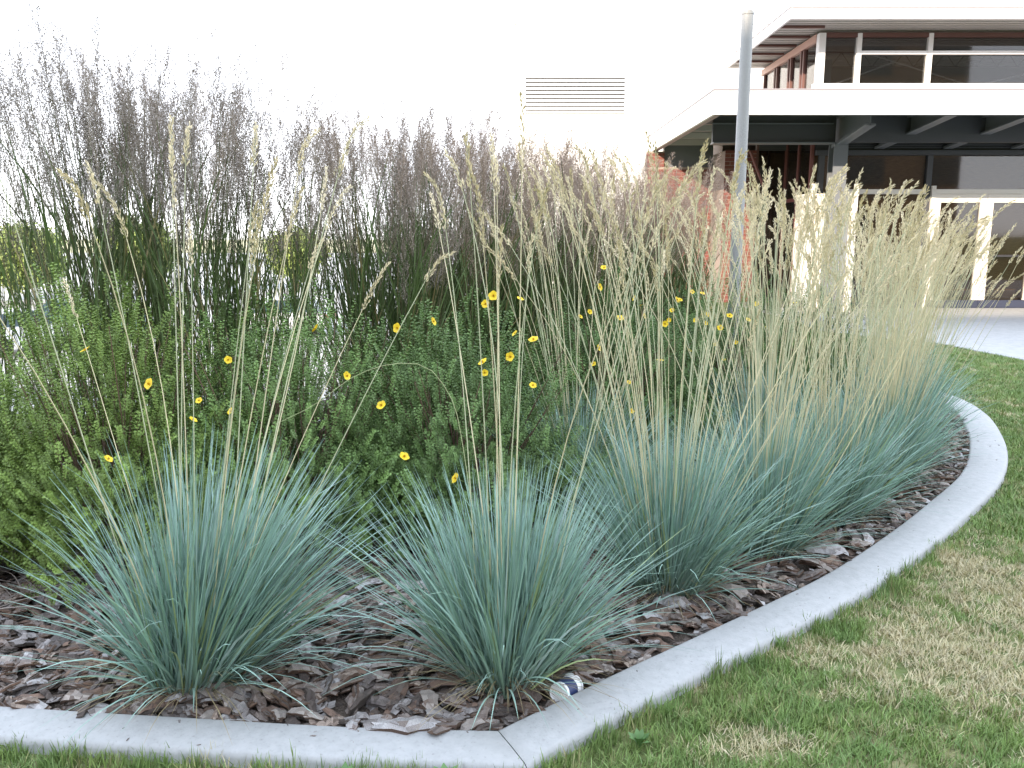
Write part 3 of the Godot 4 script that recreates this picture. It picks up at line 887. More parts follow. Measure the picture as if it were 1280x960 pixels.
func make_lawn_blades() -> void:
	var rng := RandomNumberGenerator.new()
	rng.seed = 99
	var fn := FastNoiseLite.new()
	fn.seed = 21; fn.frequency = 1.0; fn.fractal_octaves = 3
	var patches := []
	for q in [[1200, 835, 130, 66, 1.0], [1240, 735, 100, 50, 1.0], [1080, 822, 120, 26, 0.9], [960, 938, 110, 26, 0.95], [1150, 770, 120, 24, 0.75], [1060, 870, 60, 14, 0.5], [1270, 880, 60, 40, 0.7], [1160, 915, 130, 10, 0.5], [1250, 690, 60, 20, 0.45], [860, 860, 40, 14, 0.35]]:
		var g := on_ground(q[0], q[1])
		var gx := on_ground(q[0] + q[2], q[1])
		var gy := on_ground(q[0], q[1] - q[3])
		patches.append([Vector2(g.x, -g.z), Vector2(gx.x - g.x, g.z - gy.z), q[4]])
	var near := []
	var far := []
	for k in 4:
		near.append(tuft(rng, 18, 0.028, 0.04, 0.0015))
		far.append(tuft(rng, 18, 0.05, 0.042, 0.0025))
	var lawn := Node3D.new()
	lawn.name = "lawn_grass"
	add_child(lawn)
	lawn.set_meta("kind", "stuff")
	tag(lawn, "mown lawn grass with straw coloured dry patches beside the kerb", "grass")
	var bins := []
	for k in 8: bins.append([[], []])
	# zones: [x0, x1, d0, d1, tufts per square metre, far?]
	for z in [[-3.0, 3.2, 1.1, 2.3, 1500, 0], [0.2, 3.8, 2.3, 3.6, 1300, 0], [0.9, 5.6, 3.6, 5.5, 620, 1], [2.4, 8.0, 5.5, 8.5, 420, 1], [2.6, 9.0, 8.5, 12.0, 260, 1], [-4.5, -3.0, 1.1, 3.0, 600, 1]]:
		var n := int((z[1] - z[0]) * (z[3] - z[2]) * z[4])
		for k in n:
			var p := Vector2(rng.randf_range(z[0], z[1]), rng.randf_range(z[2], z[3]))
			if Geometry2D.is_point_in_polygon(p, kerb_poly) or Geometry2D.is_point_in_polygon(p, plaza_poly): continue
			var dry := dryness(p, fn, patches)
			var q := fn.get_noise_2d(p.x * 3.0 + 9.0, p.y * 3.0)
			var is_dry := rng.randf() < dry
			var g := rng.randf_range(0.8, 1.2)
			var col := Color(0.20 + 0.04 * q, 0.29 + 0.02 * q, 0.085) * g
			if rng.randf() < 0.12: col = Color(0.34, 0.34, 0.15) * g
			if is_dry: col = Color(0.56, 0.485, 0.30) * rng.randf_range(0.8, 1.15)
			# edge of the kerb escapes the mower
			var tall := 1.0
			var edge := 9.0
			if z[5] == 0:
				for w in M.right_out: edge = minf(edge, p.distance_to(w))
				for w in M.left_out: edge = minf(edge, p.distance_to(w))
			if edge < 0.07: tall = rng.randf_range(1.1, 1.8) * (1.4 if rng.randf() < 0.15 else 1.0)
			if is_dry: tall *= 0.75
			var sc := rng.randf_range(0.8, 1.2)
			var bin: int = (4 if z[5] else 0) + rng.randi() % 4
			bins[bin][0].append(Transform3D(Basis(Vector3.UP, rng.randf() * TAU).scaled(Vector3(sc, sc * tall, sc)), Vector3(p.x, 0.0, -p.y)))
			bins[bin][1].append(col)
	for k in 8:
		copies("turf", (near if k < 4 else far)[k % 4], M.turf_blade, lawn, bins[k][0], bins[k][1])

# ---------------------------------------------------------------- tall reed grasses
func arc(p: Vector3, dir: Vector3, out: Vector3, length: float, bend: float, segs: int) -> PackedVector3Array:
	var pts := PackedVector3Array([p])
	var d := dir.normalized()
	for k in segs:
		p += d * length / segs
		pts.append(p)
		d = (d + (out * 0.8 + Vector3.DOWN * 0.6) * bend * (k + 1.0) / segs / segs).normalized()
	return pts

func plume_mesh(rng: RandomNumberGenerator) -> ArrayMesh:
	# airy narrow head, about 0.34 m tall
	var b := MB.new()
	var H := 0.36
	b.tube(PackedVector3Array([Vector3(0, 0, 0), Vector3(0.004, H * 0.5, 0), Vector3(0.012, H, 0.003)]), PackedFloat32Array([0.0011, 0.0008, 0.0004]), 3, Color(0.9, 0.9, 0.8))
	for w in 15:
		var y := H * (0.0 + 0.95 * w / 15.0)
		var reach := lerpf(0.105, 0.022, float(w) / 15.0) * rng.randf_range(0.7, 1.3)
		for k in 4:
			var an := rng.randf() * TAU
			var o := Vector3(cos(an), 0, sin(an))
			var p0 := Vector3(0.004, y, 0)
			var p1 := p0 + o * reach * 0.5 + Vector3.UP * reach * 0.8
			b.ribbon(PackedVector3Array([p0, p1]), PackedFloat32Array([0.0004, 0.0003]), o.cross(Vector3.UP), Color(0.8, 0.8, 0.75))
			for q in 5:
				var s := p0.lerp(p1, 0.25 + 0.18 * q) + Vector3(rng.randfn(), rng.randfn(), rng.randfn()) * 0.003
				var dd := (o * 0.6 + Vector3.UP + Vector3(rng.randfn(), rng.randfn(), rng.randfn()) * 0.35).normalized()
				b.ribbon(PackedVector3Array([s, s + dd * 0.0045, s + dd * 0.0095]), PackedFloat32Array([0.0002, 0.0017, 0.0001]), o.cross(Vector3.UP).rotated(dd, rng.randf() * 3.0), Color.WHITE * rng.randf_range(0.75, 1.2))
	return b.mesh()

func make_reeds() -> void:
	var rng := RandomNumberGenerator.new()
	rng.seed = 500
	var plumes := []
	for k in 3: plumes.append(plume_mesh(rng))
	# [px, depth, height, stems, sunlit pink in plume colour, label]
	var list := [
		[-62, 4.3, 2.12, 60, 0.0, "tall reed grass clump at the outer end of the row, bluish plumes"],
		[92, 4.15, 2.2, 62, 0.0, "tall reed grass clump in front of the parked cars"],
		[150, 4.5, 2.4, 110, 0.0, "tallest reed grass clump with dark plumes against the sky"],
		[240, 4.4, 2.3, 100, 0.1, "tall reed grass clump behind the first blue oat grass"],
		[330, 4.6, 2.12, 90, 0.2, "tall reed grass clump beside the bright gap in the row"],
		[480, 5.1, 2.12, 120, 0.3, "dense reed grass clump on the far side of the bright gap"],
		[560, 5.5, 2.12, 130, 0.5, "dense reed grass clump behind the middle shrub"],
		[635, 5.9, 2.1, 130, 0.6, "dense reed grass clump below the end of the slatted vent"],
		[705, 6.3, 2.05, 130, 0.7, "reed grass clump under the slatted vent with pink sunlight put in its plume colour"],
		[770, 6.9, 2.0, 120, 0.8, "reed grass clump next to the brick wall with sunlit pink painted into its plumes"],
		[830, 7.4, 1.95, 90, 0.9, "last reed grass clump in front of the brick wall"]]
	for s in list:
		var base := at(s[0], 300, s[1])
		base.y = 0.02
		var t := thing("reed_grass", base, s[5], "tall grass", "row of feather reed grasses")
		var stems := MB.new()
		var leaves := MB.new()
		var ts := [[], [], []]
		var cs := [[], [], []]
		for k in int(s[3] * (1.4 if s[4] < 0.25 else 1.7)):
			var an := rng.randf() * TAU
			var r := sqrt(rng.randf()) * (0.16 if s[4] < 0.25 else 0.22)
			var o := Vector3(cos(an), 0, sin(an))
			var p := o * r
			var lean := r * rng.randf_range(0.2, 1.1) + absf(rng.randfn()) * 0.05
			var L: float = (s[2] - 0.36) * lerpf(0.66 if s[4] < 0.25 else 0.56, 1.04, pow(rng.randf(), 0.75))
			var dir := (Vector3.UP + o * lean).normalized()
			var pts := arc(p, dir, o, L, 0.06 + rng.randf() * 0.1, 5)
			var g := rng.randf_range(0.7, 1.25)
			var col := Color(0.11, 0.145, 0.055) * g
			if rng.randf() < 0.3: col = Color(0.22, 0.19, 0.1) * g
			stems.tube(pts, PackedFloat32Array([0.0026, 0.0024, 0.0021, 0.0018, 0.0014, 0.0011]), 4, col)
			var tip := pts[5]
			var td := (pts[5] - pts[4] + Vector3(rng.randfn(), 0, rng.randfn()) * 0.045).normalized()
			var vi := rng.randi() % 3
			var bx := td.cross(Vector3(sin(an * 3.0), 0.1, cos(an * 3.0))).normalized()
			ts[vi].append(Transform3D(Basis(bx, td, bx.cross(td)).scaled_local(Vector3(1.0, rng.randf_range(0.85, 1.15), 1.0) * rng.randf_range(0.85, 1.2)), tip - td * 0.02))
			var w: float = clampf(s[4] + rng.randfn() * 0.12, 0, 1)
			cs[vi].append(Color(0.36, 0.315, 0.275).lerp(Color(0.5, 0.37, 0.28), w) * rng.randf_range(0.75, 1.2))  # plumes further right get the pink of sunlit tips in their colour
			# leaves
			for q in (2 if s[4] < 0.25 else 4):
				var hgt := rng.randf_range(0.03, 0.7)
				var a2 := rng.randf() * TAU
				var o2 := Vector3(cos(a2), 0, sin(a2))
				var p0 := p + dir * L * hgt
				var ll := rng.randf_range(0.45, 0.85)
				var lp := arc(p0, (dir + o2 * rng.randf_range(0.08, 0.4)).normalized(), o2, ll, rng.randf_range(0.3, 1.6), 5)
				var gg := rng.randf_range(0.7, 1.25)
				var lc := Color(0.115, 0.175, 0.055) * gg
				if rng.randf() < 0.1: lc = Color(0.3, 0.25, 0.11)
				leaves.ribbon(lp, PackedFloat32Array([0.0035, 0.0048, 0.0046, 0.0036, 0.0022, 0.0003]), o2.cross(Vector3.UP).rotated(Vector3.UP, rng.randfn() * 0.7), lc)
		var m := put("stems", stems.mesh(), M.reed, t)
		m.set_meta("kind", "stuff")
		m = put("leaves", leaves.mesh(), M.reed, t)
		m.set_meta("kind", "stuff")
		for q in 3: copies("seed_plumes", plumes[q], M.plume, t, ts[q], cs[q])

# ---------------------------------------------------------------- shrubs
func sprig_mesh(rng: RandomNumberGenerator, n: int) -> ArrayMesh:
	var b := MB.new()
	var L := 0.13
	b.tube(PackedVector3Array([Vector3.ZERO, Vector3(0.004, L * 0.5, 0), Vector3(0, L, 0.003)]), PackedFloat32Array([0.0014, 0.001, 0.0005]), 3, Color(1.6, 0.8, 0.9))
	for k in n:
		var y := L * (0.08 + 0.92 * k / n)
		var an := k * 2.4 + rng.randf() * 0.5
		var o := Vector3(cos(an), 0.55 + rng.randf() * 0.5, sin(an)).normalized()
		var p := Vector3(0, y, 0) + o * 0.007
		var ll := rng.randf_range(0.009, 0.0135)
		for q in 5:
			var sp := (q - 2) * 0.62
			var ax := o.cross(Vector3.UP).normalized().cross(o).normalized()
			var d := o.rotated(ax, sp)
			var s := ax.cross(d).normalized()
			var t := rng.randf_range(0.75, 1.3)
			b.ribbon(PackedVector3Array([p, p + d * ll * 0.5 + ax * 0.001, p + d * ll]), PackedFloat32Array([0.0004, 0.0017, 0.0003]), s, Color(t, t, t * 0.95))
	return b.mesh()

func flower_mesh() -> ArrayMesh:
	var b := MB.new()
	for k in 5:
		var an := TAU * k / 5.0
		var o := Vector3(cos(an), 0, sin(an))
		var s := Vector3(-sin(an), 0, cos(an))
		var c := Color(0.80, 0.58, 0.02) * (0.92 + 0.04 * k)
		b.ribbon(PackedVector3Array([o * 0.002, o * 0.007 + Vector3.UP * 0.002, o * 0.0125 + Vector3.UP * 0.004, o * 0.0165 + Vector3.UP * 0.0045]), PackedFloat32Array([0.0015, 0.0065, 0.0082, 0.003]), s, c)
	for k in 9:
		var an := TAU * k / 9.0
		var o := Vector3(cos(an), 0, sin(an))
		b.tube(PackedVector3Array([o * 0.0015, o * 0.003 + Vector3.UP * 0.006]), PackedFloat32Array([0.0005, 0.0009]), 4, Color(0.7, 0.45, 0.02))
	b.tube(PackedVector3Array([Vector3(0, -0.03, 0), Vector3.ZERO]), PackedFloat32Array([0.0008, 0.0015]), 4, Color(0.15, 0.2, 0.05))
	return b.mesh()

func make_shrubs() -> void:
	var rng := RandomNumberGenerator.new()
	rng.seed = 808
	var sprigs := [sprig_mesh(rng, 20), sprig_mesh(rng, 17), sprig_mesh(rng, 24)]
	var fm := flower_mesh()
	var fn := FastNoiseLite.new()
	fn.seed = 4; fn.frequency = 3.2; fn.fractal_octaves = 2
	# centre x, depth, radii x, height, radius z, sprigs, tint (first painted brighter, as if lit through), label
	var list := [
		[-2.55, 3.45, 0.62, 0.92, 0.55, 2600, Color(0.14, 0.205, 0.036), "flowering shrub at the outer end above dead twigs with a lit through green painted in"],
		[-1.75, 3.5, 0.56, 1.18, 0.52, 2400, Color(0.125, 0.185, 0.038), "upright green shrub with yellow flowers behind the first blue oat grass"],
		[-1.0, 3.68, 0.57, 1.08, 0.55, 2400, Color(0.10, 0.165, 0.042), "dark green shrub with few flowers between the two front blue grasses"],
		[-0.25, 3.82, 0.62, 1.0, 0.58, 2800, Color(0.09, 0.15, 0.042), "low spreading dark shrub behind the second blue oat grass"],
		[0.62, 4.95, 0.62, 1.06, 0.5, 2400, Color(0.085, 0.145, 0.042), "shrub with many yellow flowers beneath the slatted vent"],
		[1.45, 5.6, 0.62, 1.1, 0.5, 2400, Color(0.085, 0.145, 0.042), "shrub full of yellow flowers beside the metal post"],
		[2.25, 6.5, 0.62, 1.05, 0.5, 2000, Color(0.085, 0.14, 0.042), "last shrub behind the dense stalks near the hall"]]
	var nodes := []
	for s in list:
		var t := thing("flowering_shrub", Vector3(s[0], 0.02, -s[1]), s[7], "shrub", "hedge of yellow flowering shrubs")
		nodes.append(t)
		var b := MB.new()
		for k in 46:
			var an := rng.randf() * TAU
			var o := Vector3(cos(an), 0, sin(an))
			var rr := sqrt(rng.randf())
			var e := Vector3(o.x * s[2] * rr * 0.85, s[3] * rng.randf_range(0.6, 0.92), o.z * s[4] * rr * 0.85)
			var m := e * Vector3(0.55, 0.45, 0.55) + Vector3(rng.randfn(), 0, rng.randfn()) * 0.03
			b.tube(PackedVector3Array([Vector3(rng.randfn(), 0, rng.randfn()) * 0.05, m * 0.6, m, e]), PackedFloat32Array([0.006, 0.005, 0.0035, 0.0015]), 5, Color(0.16, 0.1, 0.07) * rng.randf_range(0.7, 1.4))
		put("branches", b.mesh(), M.wood, t)
		var ts := [[], [], []]
		var cs := [[], [], []]
		for k in int(s[5] * 1.75):
			var d := Vector3(rng.randfn(), rng.randfn(), rng.randfn()).normalized()
			d.y = d.y * 0.5 + 0.35 if d.y < 0.0 else d.y
			d = d.normalized()
			var lump := 1.0 + fn.get_noise_3d(d.x + s[0] * 3.0, d.y, d.z) * 0.75
			var r := lerpf(0.42, 1.0, pow(rng.randf(), 0.45)) * lump
			var p := Vector3(d.x * s[2] * r, s[3] * (0.34 + 0.62 * (d.y - 0.18) * r) if d.y > 0.0 else 0.1, d.z * s[4] * r)
			p.y = s[3] * 0.40 + (d.y * 1.25 - 0.42) * s[3] * 0.60 * r
			if p.y < 0.03 or k % 7 == 0: p.y = rng.randf_range(0.03, 0.3)
			var up := (Vector3.UP * 0.9 + d * 0.75 + Vector3(rng.randfn(), rng.randfn(), rng.randfn()) * 0.3).normalized()
			var bx := up.cross(Vector3(rng.randfn(), 0.1, rng.randfn())).normalized()
			var q := rng.randi() % 3
			var sc := rng.randf_range(0.5, 0.95)
			ts[q].append(Transform3D(Basis(bx, up, bx.cross(up)).scaled_local(Vector3(sc, sc, sc)), p))
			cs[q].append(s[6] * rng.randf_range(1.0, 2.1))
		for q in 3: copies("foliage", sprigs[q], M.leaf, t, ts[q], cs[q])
	# open flowers, each where the photograph shows one, on the face of the nearest shrub
	var fl := [[107, 438], [135, 574], [187, 480], [285, 450], [249, 501], [289, 514], [241, 525], [433, 470], [477, 507], [395, 411], [497, 410], [505, 571], [607, 380], [617, 370], [650, 374], [541, 402], [644, 417], [667, 425], [638, 446], [604, 453], [606, 466], [725, 396], [737, 390], [755, 335], [749, 359], [715, 467], [742, 455], [748, 435], [666, 482], [789, 514], [793, 373], [801, 382], [850, 375], [865, 365], [878, 367], [846, 375], [836, 400], [831, 405], [884, 393], [882, 404], [825, 451], [786, 478], [805, 395], [862, 438], [870, 400], [900, 410], [912, 395], [920, 428], [935, 400], [946, 380], [894, 430], [993, 379], [840, 388], [775, 398], [570, 598], [905, 450], [958, 410]]
	for q in fl:
		var best := 1e9
		var who := -1
		var hit := Vector3.ZERO
		for k in list.size():
			var s: Array = list[k]
			var p := at(q[0], q[1], s[1])
			var off: float = absf(p.x - s[0]) / s[2]
			if off < best and p.y < s[3] * 1.1 + 0.1:
				best = off; who = k
				var f := sqrt(maxf(0.05, 1.0 - minf(off * off, 0.9) - pow(maxf(0.0, p.y - s[3] * 0.5) / s[3], 2.0)))
				hit = at(q[0], q[1], s[1] - s[4] * f * 1.22)
		if who < 0: continue
		var n: Node3D = nodes[who]
		var up := (Vector3(rng.randfn() * 0.7, 0.7 + rng.randfn() * 0.3, 0.6 + rng.randfn() * 0.4)).normalized()
		var bx := up.cross(Vector3(rng.randfn(), rng.randfn(), 0.1)).normalized()
		var sc := rng.randf_range(0.75, 1.35)
		put("flower", fm, M.petal, n, Transform3D(Basis(bx, up, bx.cross(up)).scaled_local(Vector3.ONE * sc), hit - n.position))

# ---------------------------------------------------------------- blue oat grasses
func stalk_meshes(rng: RandomNumberGenerator) -> Array:
	# [stalk mesh, seed head mesh], both growing up from the origin, bending towards +x
	var L := 1.45
	var bend := rng.randf_range(0.02, 0.3) + (rng.randf_range(0.2, 0.7) if rng.randf() < 0.3 else 0.0)
	var pts := arc(Vector3.ZERO, Vector3.UP, Vector3.RIGHT, L, bend, 9)
	var b := MB.new()
	var g := rng.randf_range(0.85, 1.15)
	var straw := Color(0.70, 0.62, 0.39) * g
	if rng.randf() < 0.25: straw = Color(0.55, 0.56, 0.36) * g
	var r := PackedFloat32Array()
	for k in 10: r.append(lerpf(0.0022, 0.0012, k / 9.0))
	b.tube(pts, r, 5, straw)
	var h := MB.new()
	var d := (pts[9] - pts[8]).normalized()
	var droop := rng.randf_range(0.3, 2.2)
	var hp := arc(pts[9], d, Vector3.RIGHT, rng.randf_range(0.13, 0.2), droop, 8)
	h.tube(hp, PackedFloat32Array([0.0009, 0.0008, 0.0008, 0.0007, 0.0007, 0.0006, 0.0005, 0.0004, 0.0003]), 3, straw)
	for k in 58:
		var t := float(k) / 58.0 * 7.9
		var i := int(t)
		var p := hp[i].lerp(hp[i + 1], t - i)
		var ax := (hp[i + 1] - hp[i]).normalized()
		var an := rng.randf() * TAU
		var o := ax.cross(Vector3(cos(an), sin(an) * 0.3, sin(an))).normalized()
		var reach := lerpf(0.010, 0.004, t / 8.0) * rng.randf_range(0.4, 1.4)
		var s0 := p + (ax * 0.8 + o * 0.6) * reach
		var sd := (ax + o * rng.randf_range(0.1, 0.5) + Vector3.DOWN * 0.15).normalized()
		var sl := rng.randf_range(0.010, 0.016)
		h.ribbon(PackedVector3Array([p, s0]), PackedFloat32Array([0.0004, 0.0003]), ax.cross(o), straw)
		var cc := Color(0.79, 0.70, 0.49) * rng.randf_range(0.75, 1.15)
		for w in 2:
			h.ribbon(PackedVector3Array([s0, s0 + sd * sl * 0.4, s0 + sd * sl]), PackedFloat32Array([0.0004, 0.0021, 0.0002]), ax.cross(o).rotated(sd, w * PI / 2), cc)
	return [b.mesh(), h.mesh()]

func make_oat_grasses() -> void:
	var rng := RandomNumberGenerator.new()
	rng.seed = 1717
	var variants := []
	for k in 16: variants.append(stalk_meshes(rng))
	# x, depth, foliage length, blades, stalks, stalk scale, lean x, lean z, label
	var list := [
		[-1.0, 2.42, 0.76, 1500, 22, 1.02, 0.3, 0.0, "blue oat grass clump nearest the straight kerb with sparse tall stalks"],
		[-0.02, 2.44, 0.66, 1700, 14, 1.0, 0.05, 0.0, "blue oat grass clump beside the white paper cup"],
		[0.62, 3.1, 0.68, 1600, 66, 0.99, 0.03, 0.05, "blue oat grass clump next along the kerb after the paper cup"],
		[1.10, 3.5, 0.66, 1400, 75, 0.97, 0.08, 0.0, "blue oat grass clump second along the kerb after the paper cup"],
		[1.58, 3.95, 0.65, 1300, 95, 0.94, 0.06, 0.0, "blue oat grass clump where the kerb begins its curve"],
		[2.05, 4.5, 0.65, 1300, 125, 0.90, 0.05, 0.0, "dense stalked blue oat grass clump halfway round the curve"],
		[2.45, 5.15, 0.65, 1300, 145, 0.84, 0.05, 0.0, "dense stalked blue oat grass clump in the widest part of the curve"],
		[2.78, 5.85, 0.64, 1200, 150, 0.80, 0.06, 0.0, "blue oat grass clump in front of the white entrance screen"],
		[2.98, 6.6, 0.64, 1100, 125, 0.76, 0.16, 0.0, "last blue oat grass clump where the kerb turns back"],
		[0.35, 3.95, 0.66, 900, 42, 1.0, 0.0, 0.0, "blue oat grass clump of the inner row against the shrubs"],
		[1.5, 4.75, 0.66, 900, 60, 0.97, 0.0, 0.0, "blue oat grass clump of the inner row before the metal post"]]
	for s in list:
		var t := thing("blue_oat_grass", Vector3(s[0], 0.02, -s[1]), s[8], "grass clump", "blue oat grasses planted along the kerb")
		var b := MB.new()
		for k in int(s[3] * 0.85):
			var an := rng.randf() * TAU
			var rr := sqrt(rng.randf())
			var o := Vector3(cos(an), 0, sin(an))
			var p := o * rr * 0.13 + Vector3(0, -0.01, 0)
			var lean := pow(rng.randf(), 1.4) * 0.82 * (0.3 + 0.7 * rr) + 0.02
			var dir := Vector3.UP + o * lean + Vector3(s[6], 0, s[7]) + Vector3(rng.randfn(), 0, rng.randfn()) * 0.13
			var L: float = s[2] * rng.randf_range(0.5, 1.1)
			var bend := rng.randf_range(0.1, 0.5) + lean * rng.randf_range(0.2, 1.3)
			if rng.randf() < 0.05: bend += 1.5
			var pts := arc(p, dir, o, L, bend, 6)
			for q in pts.size(): pts[q].y = maxf(pts[q].y, 0.035 if q > 1 else -0.01)
			var g := rng.randf_range(0.65, 1.3)
			var col := Color(0.285, 0.42, 0.36) * g
			var roll := rng.randf()
			if roll < 0.25: col = Color(0.265, 0.405, 0.30) * g
			elif roll < 0.31: col = Color(0.30, 0.36, 0.17) * g
			elif roll < 0.36: col = Color(0.40, 0.50, 0.47)
			var w := rng.randf_range(0.0022, 0.0036)
			b.ribbon(pts, PackedFloat32Array([w * 0.9, w, w, w * 0.9, w * 0.72, w * 0.45, 0.0002]), o.cross(Vector3.UP).rotated(Vector3.UP, rng.randfn() * 0.9), col)
		# outer blades arching over to the ground
		for k in 130:
			var an := rng.randf() * TAU
			var o := Vector3(cos(an), 0, sin(an))
			var pts := arc(o * rng.randf_range(0.06, 0.14), Vector3.UP + o * rng.randf_range(0.5, 1.7) + Vector3(s[6], 0, s[7]), o, s[2] * rng.randf_range(0.5, 0.98), rng.randf_range(0.5, 2.4), 7)
			for q in pts.size(): pts[q].y = maxf(pts[q].y, 0.03 + 0.01 * rng.randf() if q > 1 else 0.0)
			var w := rng.randf_range(0.0020, 0.0032)
			b.ribbon(pts, PackedFloat32Array([w, w, w, w, w * 0.9, w * 0.75, w * 0.45, 0.0002]), o.cross(Vector3.UP).rotated(Vector3.UP, rng.randfn() * 0.5), Color(0.28, 0.41, 0.34) * rng.randf_range(0.65, 1.25))
		# dead blades matted round the foot
		for k in 150:
			var an := rng.randf() * TAU
			var o := Vector3(cos(an), 0, sin(an))
			var p := o * rng.randf_range(0.05, 0.12)
			var pts := arc(p, Vector3.UP * rng.randf_range(0.3, 1.2) + o, o, rng.randf_range(0.15, 0.42), rng.randf_range(1.0, 3.0), 5)
			for q in pts.size(): pts[q].y = maxf(pts[q].y, 0.03 + 0.01 * rng.randf())
			b.ribbon(pts, PackedFloat32Array([0.0018, 0.0018, 0.0016, 0.0013, 0.0009, 0.0002]), o.cross(Vector3.UP), Color(0.34, 0.27, 0.15) * rng.randf_range(0.6, 1.2))
		var m := put("blades", b.mesh(), M.oat, t)
		m.set_meta("kind", "stuff")
		for k in s[4]:
			var an := rng.randf() * TAU
			var o := Vector3(cos(an), 0, sin(an))
			var lean := minf(absf(rng.randfn()) * 0.2 + 0.02, 0.4)
			var up := (Vector3.UP + o * lean + Vector3(s[6], 0, s[7]) * 0.3).normalized()
			var side := Vector3(rng.randfn() * 0.5 + o.x, 0, rng.randfn() * 0.5 + o.z).normalized()
			var bx := (side - up * side.dot(up)).normalized()
			var sc: float = s[5] * clampf(1.0 + rng.randfn() * 0.09, 0.75, 1.07)
			var va: Array = variants[rng.randi() % 16]
			var st := put("flower_stalk", va[0], M.straw, t, Transform3D(Basis(bx, up, bx.cross(up)).scaled_local(Vector3.ONE * sc), o * rng.randf() * 0.12))
			put("seed_head", va[1], M.seed, st)

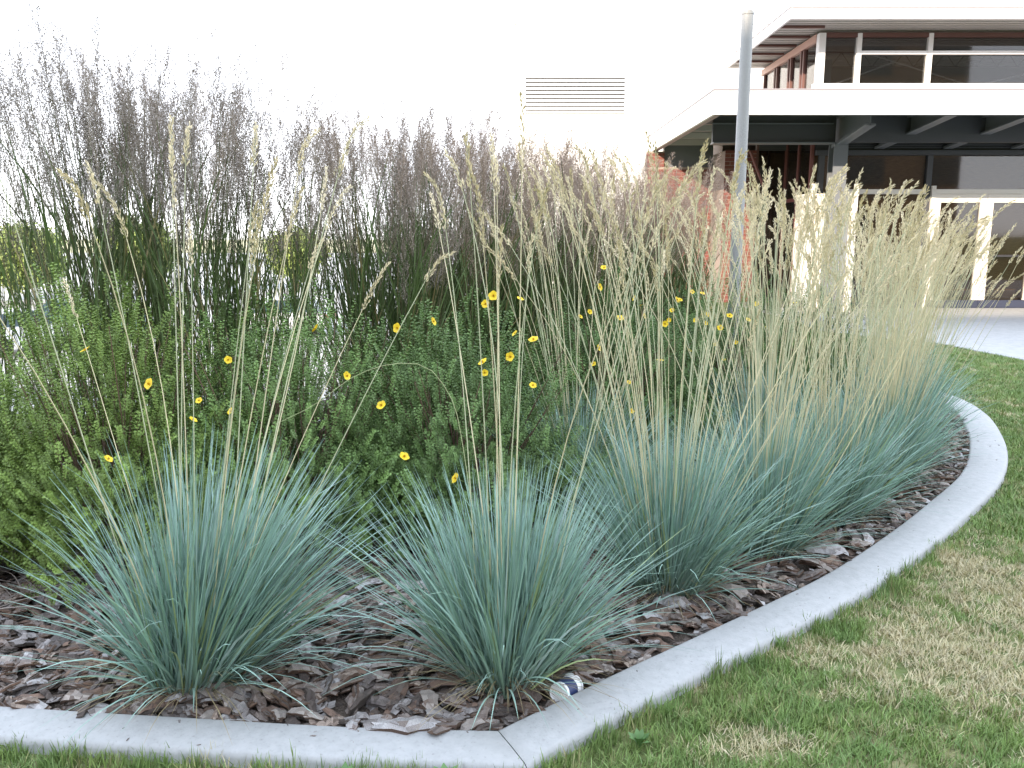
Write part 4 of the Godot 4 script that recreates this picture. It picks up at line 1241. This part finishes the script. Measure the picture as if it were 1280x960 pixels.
# ---------------------------------------------------------------- small things
func make_small_things() -> void:
	var rng := RandomNumberGenerator.new()
	rng.seed = 31
	# paper cup lying behind the kerb, its base towards the lawn
	var g := on_ground(697, 862, 0.075)
	var c := thing("paper_cup", Vector3(g.x + 0.005, 0.045, g.z - 0.03), "white paper cup with a navy band lying in the mulch behind the kerb", "cup")
	c.rotation = Vector3(deg_to_rad(78), deg_to_rad(-32), 0)
	put("cup_base", lathe([[0.0, 0.004], [0.028, 0.004], [0.0295, 0.0], [0.031, 0.0], [0.0315, 0.012]]), M.paper, c, Transform3D(Basis.from_scale(Vector3(1, -1, 1)), Vector3.ZERO))
	put("cup_side", lathe([[0.0312, -0.0125], [0.0325, -0.03], [0.0345, -0.06]]), M.cup_blue, c)
	put("cup_band", lathe([[0.0346, -0.061], [0.036, -0.082]]), M.paper, c)
	put("cup_rim", lathe([[0.0361, -0.083], [0.039, -0.085], [0.039, -0.089], [0.036, -0.09]]), M.paper, c)
	# dead twigs under the first shrub
	for q in [[95, 672, 26, "tangle of bare dead twigs under the outermost shrub"], [60, 705, 14, "loose bare twigs lying on the mulch by the dead tangle"]]:
		var p := on_ground(q[0], q[1] + 40, 0.03)
		var t := thing("dead_twigs", Vector3(p.x, 0.02, p.z), q[3], "twigs")
		for k in q[2]:
			var o := Vector3(rng.randfn(), rng.randf_range(0.2, 1.0), rng.randfn()).normalized()
			var pts := arc(Vector3(rng.randfn(), 0.0, rng.randfn()) * 0.06 + Vector3(0, 0.03, 0), o, Vector3(o.z, 0, -o.x), rng.randf_range(0.12, 0.36), rng.randf_range(0.5, 2.5), 6)
			for w in pts.size(): pts[w].y = maxf(pts[w].y, 0.03)
			var b := MB.new()
			var rr := rng.randf_range(0.0012, 0.0032)
			b.tube(pts, PackedFloat32Array([rr, rr, rr * 0.9, rr * 0.8, rr * 0.7, rr * 0.55, rr * 0.4]), 5, Color(0.32, 0.27, 0.235) * rng.randf_range(0.7, 1.2))
			put("twig", b.mesh(), M.wood, t)
	# weeds in the edge of the lawn
	weed(Vector3(-0.17, 0, -1.895), 7, 0.04, "flat leafed green weed in the lawn edge at the kerb corner", rng)
	weed(Vector3(-0.43, 0, -1.91), 6, 0.035, "flat leafed weed in the lawn edge along the straight kerb", rng)
	weed(Vector3(0.35, 0, -2.07), 9, 0.03, "small pale upright weed growing against the curved kerb", rng)
	# arching dry stalk
	var t2 := thing("arching_stalk", Vector3(-0.16, 0.02, -2.55), "single thin stalk arching over in front of the dark shrub", "grass stalk")
	var a := [at(600, 760, 2.6), at(585, 600, 2.7), at(565, 500, 2.75), at(535, 460, 2.75), at(490, 455, 2.75), at(440, 472, 2.75), at(395, 505, 2.72), at(345, 530, 2.7)]
	var b2 := MB.new()
	var pv := PackedVector3Array([Vector3.ZERO])
	for q in a: pv.append(q - t2.position)
	var cv := Curve3D.new()
	for k in pv.size():
		var tg := Vector3.ZERO
		if k > 0 and k < pv.size() - 1: tg = (pv[k + 1] - pv[k - 1]) / 6.0
		cv.add_point(pv[k], -tg, tg)
	var sm := PackedVector3Array()
	var rs := PackedFloat32Array()
	for k in 28:
		sm.append(cv.sample_baked(cv.get_baked_length() * k / 27.0, true))
		rs.append(lerpf(0.0018, 0.0009, k / 27.0))
	b2.tube(sm, rs, 5, Color(0.38, 0.4, 0.2))
	put("stalk", b2.mesh(), M.straw, t2)

func weed(p: Vector3, n: int, size: float, label: String, rng: RandomNumberGenerator) -> void:
	var t := thing("weed", Vector3(p.x, 0.0, p.z), label, "weed")
	for k in n:
		var an := TAU * k / n + rng.randf() * 0.5
		var o := Vector3(cos(an), rng.randf_range(0.6, 1.8), sin(an)).normalized()
		var s := Vector3(-sin(an), 0, cos(an))
		var b := MB.new()
		var q := Vector3(0, 0.02, 0) + o * size * 0.4
		b.ribbon(PackedVector3Array([Vector3.ZERO, q, q + o * size * 0.5, q + o * size * 1.1 - Vector3(0, size * 0.2, 0)]), PackedFloat32Array([0.001, size * 0.12, size * 0.32, 0.001]), s, Color(0.1, 0.19, 0.06) * rng.randf_range(0.8, 1.3))
		put("leaf", b.mesh(), M.leaf, t)

func lathe(pts: Array) -> ArrayMesh:
	var b := MB.new()
	var n := 28
	for k in pts.size() - 1:
		for j in n:
			var a0 := TAU * j / n
			var a1 := TAU * (j + 1) / n
			b.quad(Vector3(cos(a0) * pts[k][0], pts[k][1], sin(a0) * pts[k][0]), Vector3(cos(a0) * pts[k + 1][0], pts[k + 1][1], sin(a0) * pts[k + 1][0]), Vector3(cos(a1) * pts[k + 1][0], pts[k + 1][1], sin(a1) * pts[k + 1][0]), Vector3(cos(a1) * pts[k][0], pts[k][1], sin(a1) * pts[k][0]), Color.WHITE)
	return b.mesh()
